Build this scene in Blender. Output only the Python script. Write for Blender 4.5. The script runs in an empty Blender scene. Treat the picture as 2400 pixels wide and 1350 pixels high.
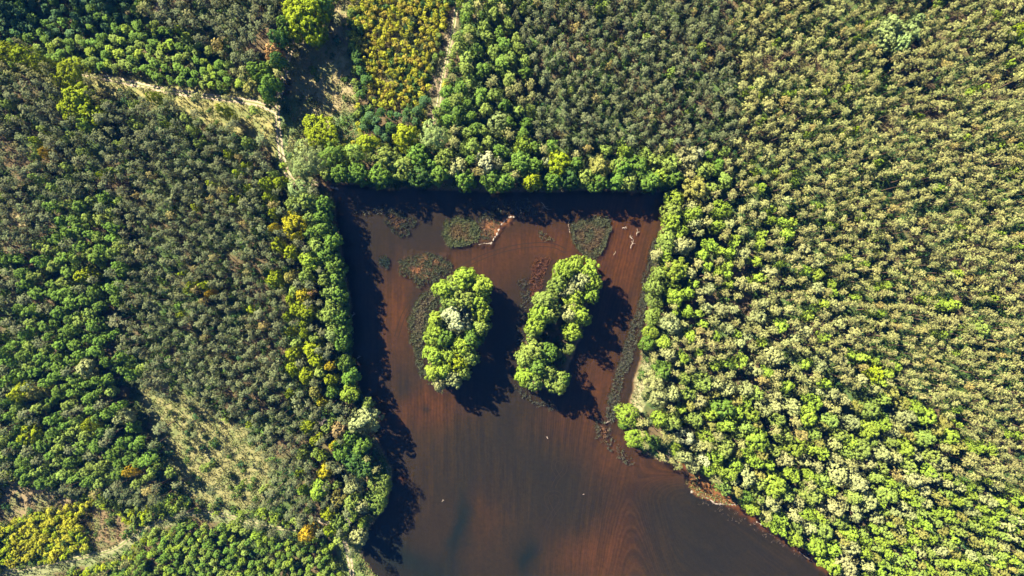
import bpy, math, random
import numpy as np
from mathutils import Vector

# ------------------------------------------------------------------ camera, world, sun, exposure
S = 0.16            # metres per photo pixel on the ground (photo 2400 x 1350)
H = 270.0           # flying height of the camera, m
SUN_EL = 37.5       # degrees
SHX, SHY = 0.74, -0.67   # direction in which shadows fall (world x, y)

scn = bpy.context.scene
col = scn.collection
cam_d = bpy.data.cameras.new('camera')
cam = bpy.data.objects.new('camera', cam_d)
col.objects.link(cam)
cam.location = (0, 0, H)
cam.rotation_euler = (0, 0, 0)
cam_d.sensor_width = 36.0
cam_d.lens = 18.0 / (1200 * S / H)
cam_d.clip_start = 1.0
cam_d.clip_end = 3000.0
scn.camera = cam

world = bpy.data.worlds.new('World')
scn.world = world
world.use_nodes = True
wn = world.node_tree
wn.nodes.clear()
sky = wn.nodes.new('ShaderNodeTexSky')
sky.sky_type = 'NISHITA'
sky.sun_disc = False
sky.air_density = 0.75
sky.dust_density = 0.0
sky.ozone_density = 5.0
sky.sun_elevation = math.radians(SUN_EL)
sky.sun_rotation = math.atan2(-SHX, -SHY)
bg = wn.nodes.new('ShaderNodeBackground')
bg.inputs['Strength'].default_value = 0.05
wo = wn.nodes.new('ShaderNodeOutputWorld')
wn.links.new(sky.outputs[0], bg.inputs[0])
wn.links.new(bg.outputs[0], wo.inputs[0])

sun_d = bpy.data.lights.new('sun', 'SUN')
sun_d.energy = 5.0
sun_d.angle = math.radians(0.5)
sun_d.color = (1.0, 0.90, 0.68)
sun = bpy.data.objects.new('sun', sun_d)
col.objects.link(sun)
ce = math.cos(math.radians(SUN_EL))
ln = math.hypot(SHX, SHY)
sdir = Vector((SHX / ln * ce, SHY / ln * ce, -math.sin(math.radians(SUN_EL))))
sun.rotation_euler = sdir.to_track_quat('-Z', 'Y').to_euler()
sun.location = (-150, 120, 240)

scn.view_settings.view_transform = 'Standard'
scn.view_settings.look = 'None'
scn.view_settings.exposure = 2.33
scn.view_settings.gamma = 1.0
scn.view_settings.use_curve_mapping = False
scn.render.engine = 'CYCLES'
scn.cycles.max_bounces = 5
scn.cycles.diffuse_bounces = 1
scn.cycles.glossy_bounces = 2
scn.cycles.transmission_bounces = 3
scn.cycles.transparent_max_bounces = 8
scn.cycles.volume_bounces = 0
scn.cycles.caustics_reflective = False
scn.cycles.caustics_refractive = False

R_ = np.random.default_rng(7)
random.seed(7)

# ------------------------------------------------------------------ pixel <-> ground helpers
def W(px, py):
    """photo pixel -> point of the ground plane"""
    return ((np.asarray(px, float) - 1200) * S, (675 - np.asarray(py, float)) * S)

def at_height(px, py, z):
    """photo pixel of a thing at height z -> its x, y"""
    k = 1 - z / H
    return (px - 1200) * S * k, (675 - py) * S * k

def poly_w(pts):
    a = np.array(pts, float)
    x, y = W(a[:, 0], a[:, 1])
    return np.stack([x, y], 1)

def sd_poly(X, Y, P):
    """signed distance to a polygon, positive inside"""
    X = np.asarray(X, float); Y = np.asarray(Y, float)
    d = np.full(X.shape, 1e18)
    ins = np.zeros(X.shape, bool)
    n = len(P)
    for i in range(n):
        ax, ay = P[i]; bx, by = P[(i + 1) % n]
        ex, ey = bx - ax, by - ay
        t = np.clip(((X - ax) * ex + (Y - ay) * ey) / (ex * ex + ey * ey + 1e-12), 0, 1)
        dx, dy = X - ax - t * ex, Y - ay - t * ey
        d = np.minimum(d, dx * dx + dy * dy)
        c = ((ay > Y) != (by > Y))
        xi = ax + (Y - ay) * ex / (ey if abs(ey) > 1e-12 else 1e-12)
        ins ^= c & (X < xi)
    d = np.sqrt(d)
    return np.where(ins, d, -d)

def d_line(X, Y, P):
    X = np.asarray(X, float); Y = np.asarray(Y, float)
    d = np.full(X.shape, 1e18)
    for i in range(len(P) - 1):
        ax, ay = P[i]; bx, by = P[i + 1]
        ex, ey = bx - ax, by - ay
        t = np.clip(((X - ax) * ex + (Y - ay) * ey) / (ex * ex + ey * ey + 1e-12), 0, 1)
        d = np.minimum(d, (X - ax - t * ex) ** 2 + (Y - ay - t * ey) ** 2)
    return np.sqrt(d)

def vnoise(X, Y, sc, seed):
    """smooth value noise 0..1"""
    X = np.asarray(X, float) / sc + 1000.0 + seed * 17.3
    Y = np.asarray(Y, float) / sc + 1000.0 + seed * 5.7
    T = np.random.default_rng(seed).random((64, 64))
    xi = np.floor(X).astype(int); yi = np.floor(Y).astype(int)
    fx = X - xi; fy = Y - yi
    fx = fx * fx * (3 - 2 * fx); fy = fy * fy * (3 - 2 * fy)
    g = lambda a, b: T[a % 64, b % 64]
    return (g(xi, yi) * (1 - fx) + g(xi + 1, yi) * fx) * (1 - fy) + (g(xi, yi + 1) * (1 - fx) + g(xi + 1, yi + 1) * fx) * fy

def fbm(X, Y, sc, seed):
    return (vnoise(X, Y, sc, seed) + 0.5 * vnoise(X, Y, sc / 2.1, seed + 1) + 0.25 * vnoise(X, Y, sc / 4.3, seed + 2)) / 1.75

def sm(t):
    t = np.clip(t, 0, 1)
    return t * t * (3 - 2 * t)

# ------------------------------------------------------------------ outlines (photo pixels, on the ground)
POND = [(775, 432), (900, 440), (1100, 446), (1300, 448), (1480, 450), (1568, 446), (1556, 520), (1540, 590), (1528, 660), (1518, 730),
        (1508, 800), (1493, 870), (1478, 930), (1466, 985), (1480, 1030), (1512, 1062), (1556, 1080), (1598, 1086), (1620, 1100), (1612, 1140),
        (1630, 1160), (1690, 1178), (1736, 1188), (1790, 1220), (1850, 1258), (1920, 1306), (1970, 1350), (2060, 1420), (2120, 1500),
        (2100, 1580), (1000, 1580), (905, 1400), (872, 1342), (846, 1300), (850, 1262), (872, 1232), (900, 1196), (916, 1140), (916, 1100), (902, 1062),
        (876, 1000), (850, 930), (828, 860), (822, 790), (822, 720), (814, 650), (802, 570), (788, 500), (780, 455)]
ISLE1 = [(1062, 655), (1110, 650), (1136, 690), (1128, 760), (1118, 820), (1086, 880), (1048, 902), (1018, 892), (1008, 850), (1014, 780), (1034, 720), (1040, 680)]
ISLE2 = [(1300, 632), (1376, 628), (1388, 676), (1374, 740), (1356, 800), (1330, 860), (1316, 905), (1270, 912), (1232, 896), (1226, 840), (1246, 770), (1266, 700), (1288, 668)]
pond_w, isle1_w, isle2_w = poly_w(POND), poly_w(ISLE1), poly_w(ISLE2)
# low mud / reed shoals just reaching the surface
SHOALS = [
    [(1118, 548), (1142, 520), (1180, 512), (1204, 506), (1196, 516), (1168, 540), (1152, 568), (1122, 572)],
    [(955, 600), (1000, 594), (1040, 606), (1046, 632), (1010, 656), (975, 655), (945, 635)],
]
shoal_w = [poly_w(p) for p in SHOALS]

def land_sd(X, Y):
    """distance to the water's edge, positive on land"""
    X = np.asarray(X, float); Y = np.asarray(Y, float)
    wob = (fbm(X, Y, 7, 31) - 0.5) * 2.4
    sd = -sd_poly(X, Y, pond_w)
    return np.maximum(np.maximum(sd, sd_poly(X, Y, isle1_w)), sd_poly(X, Y, isle2_w)) + wob

def ground_z(X, Y, sd=None):
    X = np.asarray(X, float); Y = np.asarray(Y, float)
    if sd is None:
        sd = land_sd(X, Y)
    n = fbm(X, Y, 18, 5) - 0.5
    land = 0.75 * sm(sd / 5) + 0.5 * n * sm(sd / 6) + 0.03 * np.clip(sd, 0, 1)
    bed = -0.55 * sm(-sd / 8) - 0.04 * np.clip(-sd, 0, 1) + 0.10 * n * sm(-sd / 6)
    z = np.where(sd > 0, land, bed)
    for p in shoal_w:
        sp = sd_poly(X, Y, p) + (fbm(X, Y, 3, 29) - .5) * 3.5
        z = np.maximum(z, 0.085 * sm((sp + 1.2) / 3.5) + .16 * (fbm(X, Y, 2.6, 23) - .5) - 0.05 - 0.6 * (sp < -1.2))
    return z

# ------------------------------------------------------------------ materials
def new_mat(name):
    m = bpy.data.materials.new(name)
    m.use_nodes = True
    m.node_tree.nodes.clear()
    out = m.node_tree.nodes.new('ShaderNodeOutputMaterial')
    return m, m.node_tree, out

def N(nt, t, **kw):
    n = nt.nodes.new(t)
    for k, v in kw.items():
        setattr(n, k, v)
    return n

def mixcol(nt, a, b, fac, mode='MIX'):
    n = N(nt, 'ShaderNodeMix', data_type='RGBA', blend_type=mode)
    for sock, v in ((n.inputs[6], a), (n.inputs[7], b), (n.inputs[0], fac)):
        if hasattr(v, 'type'):
            nt.links.new(v, sock)
        else:
            sock.default_value = v if not isinstance(v, tuple) else (*v, 1.0)
    return n.outputs[2]

def ramp(nt, src, lo, hi, a=0.0, b=1.0):
    n = N(nt, 'ShaderNodeMapRange')
    nt.links.new(src, n.inputs[0])
    n.inputs[1].default_value, n.inputs[2].default_value = lo, hi
    n.inputs[3].default_value, n.inputs[4].default_value = a, b
    return n.outputs[0]

def noise(nt, scale, detail=3.0, rough=0.55, coord=None):
    n = N(nt, 'ShaderNodeTexNoise')
    n.inputs['Scale'].default_value = scale
    n.inputs['Detail'].default_value = detail
    n.inputs['Roughness'].default_value = rough
    if coord is not None:
        nt.links.new(coord, n.inputs['Vector'])
    return n.outputs[0]

def leaf_material(name, trans=0.28):
    m, nt, out = new_mat(name)
    at = N(nt, 'ShaderNodeAttribute', attribute_type='INSTANCER', attribute_name='tint')
    lv = N(nt, 'ShaderNodeAttribute', attribute_type='GEOMETRY', attribute_name='lv')
    c = mixcol(nt, at.outputs['Color'], (1, 1, 1), 1.0, 'MULTIPLY')
    mul = N(nt, 'ShaderNodeVectorMath', operation='SCALE')
    nt.links.new(c, mul.inputs[0]); nt.links.new(lv.outputs['Fac'], mul.inputs['Scale'])
    p = N(nt, 'ShaderNodeBsdfPrincipled')
    p.inputs['Roughness'].default_value = 0.62
    p.inputs['Specular IOR Level'].default_value = 0.05
    nt.links.new(mul.outputs[0], p.inputs['Base Color'])
    t = N(nt, 'ShaderNodeBsdfTranslucent')
    tc = mixcol(nt, mul.outputs[0], (1.25, 1.15, 0.45), 1.0, 'MULTIPLY')
    nt.links.new(tc, t.inputs['Color'])
    mx = N(nt, 'ShaderNodeMixShader')
    mx.inputs[0].default_value = trans
    nt.links.new(p.outputs[0], mx.inputs[1]); nt.links.new(t.outputs[0], mx.inputs[2])
    nt.links.new(mx.outputs[0], out.inputs[0])
    return m

def plain_material(name, c1, c2, scale, rough=0.85):
    m, nt, out = new_mat(name)
    geo = N(nt, 'ShaderNodeNewGeometry')
    n = noise(nt, scale, 4.0, 0.6, geo.outputs['Position'])
    c = mixcol(nt, c1, c2, ramp(nt, n, 0.35, 0.65))
    p = N(nt, 'ShaderNodeBsdfPrincipled')
    p.inputs['Roughness'].default_value = rough
    p.inputs['Specular IOR Level'].default_value = 0.2
    nt.links.new(c, p.inputs['Base Color'])
    nt.links.new(p.outputs[0], out.inputs[0])
    return m

M_leaf = leaf_material('leaves', 0.20)
M_needle = leaf_material('pine_needles', 0.05)
M_blade = leaf_material('reed_blades', 0.15)
M_bark = plain_material('bark', (0.10, 0.065, 0.045), (0.16, 0.11, 0.08), 2.0)
M_pinebark = plain_material('pine_bark', (0.15, 0.09, 0.055), (0.10, 0.07, 0.05), 1.2)
M_dead = plain_material('dead_wood', (0.34, 0.29, 0.26), (0.20, 0.16, 0.14), 1.5)
M_foam = plain_material('bleached_debris', (0.30, 0.26, 0.22), (0.13, 0.10, 0.08), 2.5)

# ground: colour map of soils carried on the mesh + fine grain + mowing furrows on the pond bed
M_ground, nt, out = new_mat('ground_soil')
gc = N(nt, 'ShaderNodeAttribute', attribute_type='GEOMETRY', attribute_name='soil')
fu = N(nt, 'ShaderNodeAttribute', attribute_type='GEOMETRY', attribute_name='furrow')
fw = N(nt, 'ShaderNodeAttribute', attribute_type='GEOMETRY', attribute_name='furrow_weight')
geo = N(nt, 'ShaderNodeNewGeometry')
n1 = noise(nt, 0.9, 5.0, 0.65, geo.outputs['Position'])
n2 = noise(nt, 0.12, 4.0, 0.6, geo.outputs['Position'])
fu2 = N(nt, 'ShaderNodeMath', operation='MULTIPLY_ADD')
nt.links.new(n2, fu2.inputs[0]); fu2.inputs[1].default_value = 9.0
nt.links.new(fu.outputs['Fac'], fu2.inputs[2])
sn = N(nt, 'ShaderNodeMath', operation='SINE')
nt.links.new(fu2.outputs[0], sn.inputs[0])
fl = ramp(nt, sn.outputs[0], -1, 1, 0.0, 1.0)
flw = N(nt, 'ShaderNodeMath', operation='MULTIPLY')
nt.links.new(fl, flw.inputs[0]); nt.links.new(fw.outputs['Fac'], flw.inputs[1])
g1 = ramp(nt, n1, 0.25, 0.75, 0.72, 1.30)
sc1 = N(nt, 'ShaderNodeVectorMath', operation='SCALE')
nt.links.new(gc.outputs['Color'], sc1.inputs[0]); nt.links.new(g1, sc1.inputs['Scale'])
sxyz = N(nt, 'ShaderNodeSeparateXYZ'); nt.links.new(geo.outputs['Position'], sxyz.inputs[0])
cvec = N(nt, 'ShaderNodeCombineXYZ'); nt.links.new(fu.outputs['Fac'], cvec.inputs[0])
ym = N(nt, 'ShaderNodeMath', operation='MULTIPLY'); nt.links.new(sxyz.outputs[1], ym.inputs[0]); ym.inputs[1].default_value = 0.55
nt.links.new(ym.outputs[0], cvec.inputs[1])
stk = noise(nt, 0.085, 4.0, 0.65, cvec.outputs[0])
stf = N(nt, 'ShaderNodeMath', operation='MULTIPLY'); nt.links.new(ramp(nt, stk, 0.40, 0.62), stf.inputs[0]); nt.links.new(ramp(nt, fw.outputs['Fac'], 0.0, 0.25), stf.inputs[1])
sc1b = mixcol(nt, sc1.outputs[0], (1.65, 1.42, 1.12), stf.outputs[0], 'MULTIPLY')
cc = mixcol(nt, sc1b, (0.74, 0.72, 0.76), flw.outputs[0], 'MULTIPLY')
p = N(nt, 'ShaderNodeBsdfPrincipled')
p.inputs['Roughness'].default_value = 0.9
p.inputs['Specular IOR Level'].default_value = 0.15
nt.links.new(cc, p.inputs['Base Color'])
bp = N(nt, 'ShaderNodeBump')
bp.inputs['Strength'].default_value = 0.5; bp.inputs['Distance'].default_value = 0.25
nt.links.new(n1, bp.inputs['Height']); nt.links.new(bp.outputs[0], p.inputs['Normal'])
nt.links.new(p.outputs[0], out.inputs[0])

# water: clear-surfaced, lightly peat-stained sheet over the mud
M_water, nt, out = new_mat('peaty_water')
geo = N(nt, 'ShaderNodeNewGeometry')
wvn = noise(nt, 0.5, 3.0, 0.5, geo.outputs['Position'])
bp = N(nt, 'ShaderNodeBump')
bp.inputs['Strength'].default_value = 0.06; bp.inputs['Distance'].default_value = 0.1
nt.links.new(wvn, bp.inputs['Height'])
lw = N(nt, 'ShaderNodeLayerWeight'); lw.inputs['Blend'].default_value = 0.5
nt.links.new(bp.outputs[0], lw.inputs['Normal'])
pw5 = N(nt, 'ShaderNodeMath', operation='POWER'); nt.links.new(lw.outputs['Facing'], pw5.inputs[0]); pw5.inputs[1].default_value = 5.0
fr = N(nt, 'ShaderNodeMath', operation='MULTIPLY_ADD'); nt.links.new(pw5.outputs[0], fr.inputs[0])
fr.inputs[1].default_value = 0.97; fr.inputs[2].default_value = 0.018
tr = N(nt, 'ShaderNodeBsdfTransparent'); tr.inputs['Color'].default_value = (0.86, 0.80, 0.74, 1)
gl = N(nt, 'ShaderNodeBsdfGlossy'); gl.inputs['Roughness'].default_value = 0.06
nt.links.new(bp.outputs[0], gl.inputs['Normal'])
mx = N(nt, 'ShaderNodeMixShader')
nt.links.new(fr.outputs[0], mx.inputs[0]); nt.links.new(tr.outputs[0], mx.inputs[1]); nt.links.new(gl.outputs[0], mx.inputs[2])
nt.links.new(mx.outputs[0], out.inputs[0])

# tracks: bare sandy ruts with a greener strip between them
M_track, nt, out = new_mat('sandy_track')
uv = N(nt, 'ShaderNodeAttribute', attribute_type='GEOMETRY', attribute_name='across')
geo = N(nt, 'ShaderNodeNewGeometry')
n1 = noise(nt, 0.7, 4.0, 0.65, geo.outputs['Position'])
sand = mixcol(nt, (0.36, 0.285, 0.19), (0.23, 0.18, 0.115), ramp(nt, n1, 0.35, 0.65))
ab = N(nt, 'ShaderNodeMath', operation='ABSOLUTE'); nt.links.new(uv.outputs['Fac'], ab.inputs[0])
ad = N(nt, 'ShaderNodeMath', operation='MULTIPLY_ADD'); nt.links.new(n1, ad.inputs[0]); ad.inputs[1].default_value = 0.35
nt.links.new(ab.outputs[0], ad.inputs[2])
cg = mixcol(nt, (0.12, 0.14, 0.04), sand, ramp(nt, ad.outputs[0], 0.30, 0.52))
p = N(nt, 'ShaderNodeBsdfPrincipled'); p.inputs['Roughness'].default_value = 0.95
nt.links.new(cg, p.inputs['Base Color']); nt.links.new(p.outputs[0], out.inputs[0])

# ------------------------------------------------------------------ mesh helpers
def mesh_from(name, V, F, mat=None, attrs=None):
    """V (n,3), F (m,k) arrays -> mesh"""
    V = np.asarray(V, np.float32); F = np.asarray(F, np.int32)
    me = bpy.data.meshes.new(name)
    me.vertices.add(len(V)); me.vertices.foreach_set('co', V.ravel())
    k = F.shape[1]
    me.loops.add(F.size); me.loops.foreach_set('vertex_index', F.ravel())
    me.polygons.add(len(F))
    me.polygons.foreach_set('loop_start', np.arange(0, F.size, k, dtype=np.int32))
    me.update(calc_edges=True)
    for nm, (tp, arr) in (attrs or {}).items():
        a = me.attributes.new(nm, tp, 'POINT')
        a.data.foreach_set({'FLOAT': 'value', 'FLOAT_COLOR': 'color', 'FLOAT_VECTOR': 'vector', 'INT': 'value'}[tp], np.asarray(arr).ravel())
    for m in (mat if isinstance(mat, (list, tuple)) else [mat]):
        if m is not None:
            me.materials.append(m)
    return me

def add_obj(name, data, parent=None, loc=None, **props):
    o = bpy.data.objects.new(name, data)
    col.objects.link(o)
    if parent is not None:
        o.parent = parent
    if loc is not None:
        o.location = loc
    for k, v in props.items():
        o[k] = v
    return o

# ------------------------------------------------------------------ ground sheet (with the pond basin and the islands)
CLEAR = {   # open, treeless ground, outlines in photo pixels: (outline, soil colour, feather m)
    'meadow': ([(690, 90), (770, 20), (806, 0), (836, 0), (822, 60), (834, 150), (842, 250), (846, 330), (760, 345), (700, 335), (676, 240)], (0.20, 0.165, 0.085), 3),
    'meadow_green': ([(780, 265), (842, 255), (848, 335), (760, 345)], (0.10, 0.15, 0.055), 3),
    'glade': ([(325, 868), (372, 888), (470, 940), (560, 985), (640, 1070), (640, 1150), (590, 1195), (500, 1195), (440, 1165), (395, 1070), (340, 965)], (0.165, 0.155, 0.065), 4),
    'heath': ([(215, 1165), (285, 1190), (330, 1225), (280, 1275), (232, 1295), (205, 1240)], (0.135, 0.095, 0.05), 3),
    'dark_heath': ([(0, 1110), (110, 1130), (210, 1160), (180, 1180), (60, 1210), (0, 1230)], (0.16, 0.12, 0.065), 3),
    'lane': ([(1085, -40), (1075, 90), (1055, 170), (1030, 270), (1006, 300), (998, 250), (1016, 170), (1040, 80), (1060, -40)], (0.165, 0.125, 0.08), 2),
    'track_verge': ([(190, 160), (300, 174), (440, 200), (600, 222), (660, 236), (650, 375), (620, 345), (560, 318), (430, 268), (310, 238), (210, 212)], (0.20, 0.18, 0.07), 3),
    'road_side': ([(640, 225), (700, 225), (708, 330), (694, 405), (652, 395)], (0.09, 0.12, 0.045), 3),
    'west_lane': ([(0, 480), (20, 480), (75, 530), (60, 545), (0, 500)], (0.22, 0.18, 0.09), 2),
    'east_shore': ([(1496, 870), (1512, 840), (1530, 850), (1510, 930), (1500, 975), (1478, 970), (1480, 930)], (0.22, 0.20, 0.11), 1.5),
    'south_spit': ([(790, 1262), (846, 1262), (852, 1300), (880, 1350), (905, 1420), (800, 1420), (800, 1330)], (0.13, 0.16, 0.05), 2),
    'fringe_track': ([(0, 1335), (200, 1290), (280, 1280), (340, 1225), (450, 1195), (560, 1200), (640, 1225), (640, 1245), (540, 1222), (450, 1215), (360, 1240), (300, 1300), (140, 1345), (0, 1380)], (0.15, 0.16, 0.075), 2),
}
clear_w = {k: poly_w(v[0]) for k, v in CLEAR.items()}
ORANGE_SHORE = poly_w([(1600, 1084), (1640, 1104), (1700, 1146), (1742, 1186), (1800, 1222), (1860, 1262), (1930, 1310), (1990, 1362), (1975, 1372), (1915, 1318), (1845, 1270), (1785, 1232), (1730, 1198), (1680, 1184), (1612, 1158), (1600, 1120)])
SE_LINE = poly_w([(1598, 1084), (1640, 1112), (1700, 1160), (1738, 1188), (1790, 1220), (1850, 1258), (1920, 1306), (1970, 1350), (2060, 1420)])
CORNER_SHORE = poly_w([(755, 420), (775, 425), (795, 440), (788, 447), (768, 444)])

BED = [  # mud patches of the pond bed: cx, cy, rx, ry (px), rotation deg, colour key, weight
    (1010, 955, 95, 60, 0, 'o', .9), (1450, 590, 100, 170, 12, 'o', 1.0), (1330, 995, 95, 60, 0, 'o', .55), (1110, 600, 190, 55, -8, 'o', .6), (930, 740, 45, 130, 5, 'o', .7),
    (934, 998, 10, 13, 0, 'o', 1.0), (949, 1118, 14, 10, -25, 'o', 1.0), (1430, 1080, 80, 70, 20, 'o', .7), (1460, 1260, 70, 150, 15, 'o', .9), (1380, 1290, 90, 70, 0, 'o', .6),
    (1400, 900, 60, 90, 15, 'o', .7), (1290, 560, 110, 50, 0, 'o', .7), (1130, 690, 60, 70, 0, 'o', .4), (1560, 1110, 60, 40, 25, 'o', .6), (1130, 1200, 60, 90, 10, 'o', .35), (1200, 600, 60, 60, 0, 'o', .3),
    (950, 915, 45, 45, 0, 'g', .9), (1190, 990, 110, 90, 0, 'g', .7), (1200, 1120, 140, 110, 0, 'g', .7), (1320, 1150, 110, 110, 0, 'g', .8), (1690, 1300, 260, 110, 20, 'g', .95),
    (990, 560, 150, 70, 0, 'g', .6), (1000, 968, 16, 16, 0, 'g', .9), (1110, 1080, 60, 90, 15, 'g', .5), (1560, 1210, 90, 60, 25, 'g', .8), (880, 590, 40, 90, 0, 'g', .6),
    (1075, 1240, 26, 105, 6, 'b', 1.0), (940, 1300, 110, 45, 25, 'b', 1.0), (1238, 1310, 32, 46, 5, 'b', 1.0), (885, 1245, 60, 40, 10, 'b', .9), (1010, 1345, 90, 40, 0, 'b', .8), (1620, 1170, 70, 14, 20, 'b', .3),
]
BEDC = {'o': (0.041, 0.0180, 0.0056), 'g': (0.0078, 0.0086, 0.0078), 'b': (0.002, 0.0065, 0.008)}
BED0 = np.array((0.0125, 0.0105, 0.0068))

def soil_colours(X, Y, sd):
    n1 = fbm(X, Y, 9, 41); n2 = fbm(X, Y, 30, 47); n3 = fbm(X, Y, 3, 53)
    litter = np.array((0.085, 0.062, 0.032)); green = np.array((0.050, 0.080, 0.022))
    t = sm((n1 * .6 + n2 * .4 - .38) / .2)[:, None]
    c = litter * (1 - t) + green * t
    for k, (pp, cl, fe) in CLEAR.items():
        d = sd_poly(X, Y, clear_w[k]) + (n1 - .5) * 5
        w = sm((d + fe * .5) / fe)[:, None]
        cl2 = np.array(cl)[None, :] * (1 - .55 * sm((n3 - .45) / .18)[:, None]) + np.array((0.07, 0.105, 0.03))[None, :] * .55 * sm((n3 - .45) / .18)[:, None]
        c = c * (1 - w) + cl2 * w
    # bare brown bank just above the water
    w = (sm((1.4 - sd) / 1.4) * .8)[:, None]
    c = c * (1 - w) + np.array((0.12, 0.075, 0.045)) * w
    w = sm((sd_poly(X, Y, ORANGE_SHORE) + .8 + (n3 - .5) * 3) / 1.6)[:, None]
    c = c * (1 - w) + (np.array((0.15, 0.062, 0.020)) * (.65 + .7 * n3[:, None])) * w
    dl = d_line(X, Y, SE_LINE)
    w = (sm((3.0 - dl + (n3 - .5) * 3) / 1.4) * sm((2.6 - sd) / .8))[:, None]
    c = c * (1 - w) + (np.array((0.15, 0.060, 0.020)) * (.5 + n3[:, None])) * w
    w = sm((sd_poly(X, Y, CORNER_SHORE) + .8) / 1.6)[:, None]
    c = c * (1 - w) + np.array((0.30, 0.15, 0.08)) * w
    # pond bed
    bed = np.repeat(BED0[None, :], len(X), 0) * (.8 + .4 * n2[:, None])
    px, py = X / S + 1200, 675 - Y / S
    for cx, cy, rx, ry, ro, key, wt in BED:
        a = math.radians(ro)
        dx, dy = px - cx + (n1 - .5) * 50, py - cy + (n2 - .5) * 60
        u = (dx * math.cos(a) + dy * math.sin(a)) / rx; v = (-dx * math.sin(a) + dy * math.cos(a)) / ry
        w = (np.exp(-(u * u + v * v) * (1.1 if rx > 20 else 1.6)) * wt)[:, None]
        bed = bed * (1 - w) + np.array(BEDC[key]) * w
    w = (sm((3.6 - dl + (n3 - .5) * 3) / 2.5) * .75)[:, None]
    bed = bed * (1 - w) + np.array((0.085, 0.032, 0.010)) * (.5 + n3[:, None]) * w
    for p, oc in zip(shoal_w, ((0.115, 0.055, 0.026), (0.07, 0.038, 0.020))):
        w = sm((sd_poly(X, Y, p) + .6 + (n3 - .5) * 5) / 2.2)[:, None]
        bed = bed * (1 - w) + np.array(oc) * (.1 + 1.8 * n3[:, None]) * w
    w = sm((-sd + .1) / .5)[:, None]
    return c * (1 - w) + bed * w

def axis(fine, step, far):
    a = np.arange(-fine, fine + step * .5, step)
    o = fine + step * np.cumsum(1.35 ** np.arange(1, 18))
    o = o[o < far]
    return np.concatenate([-o[::-1], a, o])

gx, gy = axis(205, 0.7, 420), axis(122, 0.7, 420)
GX, GY = np.meshgrid(gx, gy)
gX, gY = GX.ravel(), GY.ravel()
gsd = land_sd(gX, gY)
gz = ground_z(gX, gY, gsd)
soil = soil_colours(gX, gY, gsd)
gpx, gpy = gX / S + 1200, 675 - gY / S
# furrow phase: parallel passes, upright on the left, following the east bank on the right, sweeping with the south-east shore
slant = sm((gpx - 1180) / 260) * 0.24
ph = (gX + (gY) * -slant) * 2 * math.pi / 1.25
swe = sm((gpx - 1450) / 150) * sm((gpy - 1080) / 100)
ph = ph * (1 - swe) + (-gY - gX * .72) * 2 * math.pi / 1.6 * swe
fwt = sm((-gsd - .8) / 2) * (.08 + .5 * sm((fbm(gX, gY, 16, 77) - .40) / .25))
for cx, cy, rx, ry in ((1010, 960, 120, 70), (1450, 600, 110, 220), (1330, 1000, 90, 60), (1470, 1230, 110, 160)):
    fwt = np.maximum(fwt, sm((-gsd - .8) / 2) * np.exp(-(((gpx - cx) / rx) ** 2 + ((gpy - cy) / ry) ** 2)) * 1.1)
ii = np.arange(len(gx) * len(gy)).reshape(len(gy), len(gx))
gF = np.stack([ii[:-1, :-1].ravel(), ii[:-1, 1:].ravel(), ii[1:, 1:].ravel(), ii[1:, :-1].ravel()], 1)
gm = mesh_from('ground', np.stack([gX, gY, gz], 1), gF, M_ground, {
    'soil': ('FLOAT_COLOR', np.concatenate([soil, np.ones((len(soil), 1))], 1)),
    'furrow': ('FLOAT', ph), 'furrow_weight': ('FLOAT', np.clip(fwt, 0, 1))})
gm.polygons.foreach_set('use_smooth', np.ones(len(gm.polygons), bool))
add_obj('ground', gm, kind='structure', label='forest floor, clearings and brown muddy bed of the pond', category='ground')

# water sheet: grid cells near the pond only (the land rises through its rim)
wx, wy = np.arange(-70, 150, 2.0), np.arange(-146, 42, 2.0)
WX, WY = np.meshgrid(wx, wy)
keep = (-sd_poly(WX.ravel(), WY.ravel(), pond_w)) < 3.2
wi = np.arange(WX.size).reshape(WX.shape)
wF = np.stack([wi[:-1, :-1].ravel(), wi[:-1, 1:].ravel(), wi[1:, 1:].ravel(), wi[1:, :-1].ravel()], 1)
wF = wF[keep[wF].all(1)]
used = np.unique(wF); remap = np.full(WX.size, -1); remap[used] = np.arange(len(used))
wm = mesh_from('water', np.stack([WX.ravel()[used], WY.ravel()[used], np.zeros(len(used))], 1), remap[wF], M_water)
add_obj('water', wm, kind='structure', label='shallow brown pond water with navy tree shadows', category='water')

# tracks and paths
TRACKS = [
    ('forest_track', [(186, 172), (250, 183), (300, 194), (370, 209), (440, 221), (520, 231), (600, 243), (652, 262)], 2.3, 1.0, 'pale sandy two-rut track crossing the upper left woods'),
    ('forest_road', [(706, -60), (692, 30), (684, 110), (664, 195), (652, 255), (655, 310), (664, 375), (690, 425), (750, 428)], 2.0, 1.0, 'narrow pinkish dirt road running down to the pond corner'),
    ('pond_path', [(745, 1215), (790, 1235), (806, 1262), (816, 1292), (826, 1345), (834, 1420)], 1.7, 1.0, 'pale footpath at the bottom edge beside the pond'),
    ('grass_lane', [(1078, -40), (1064, 60), (1052, 120), (1040, 180), (1024, 262), (1008, 300)], 1.4, 0.55, 'dry pinkish lane between yellow saplings and the right woods'),
    ('field_track', [(-40, 1352), (110, 1320), (205, 1302), (275, 1282), (338, 1236), (420, 1206), (520, 1205), (620, 1232), (700, 1240)], 1.3, 0.4, 'grassy curved track through the lower left corner'),
]
track_lines = []
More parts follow.
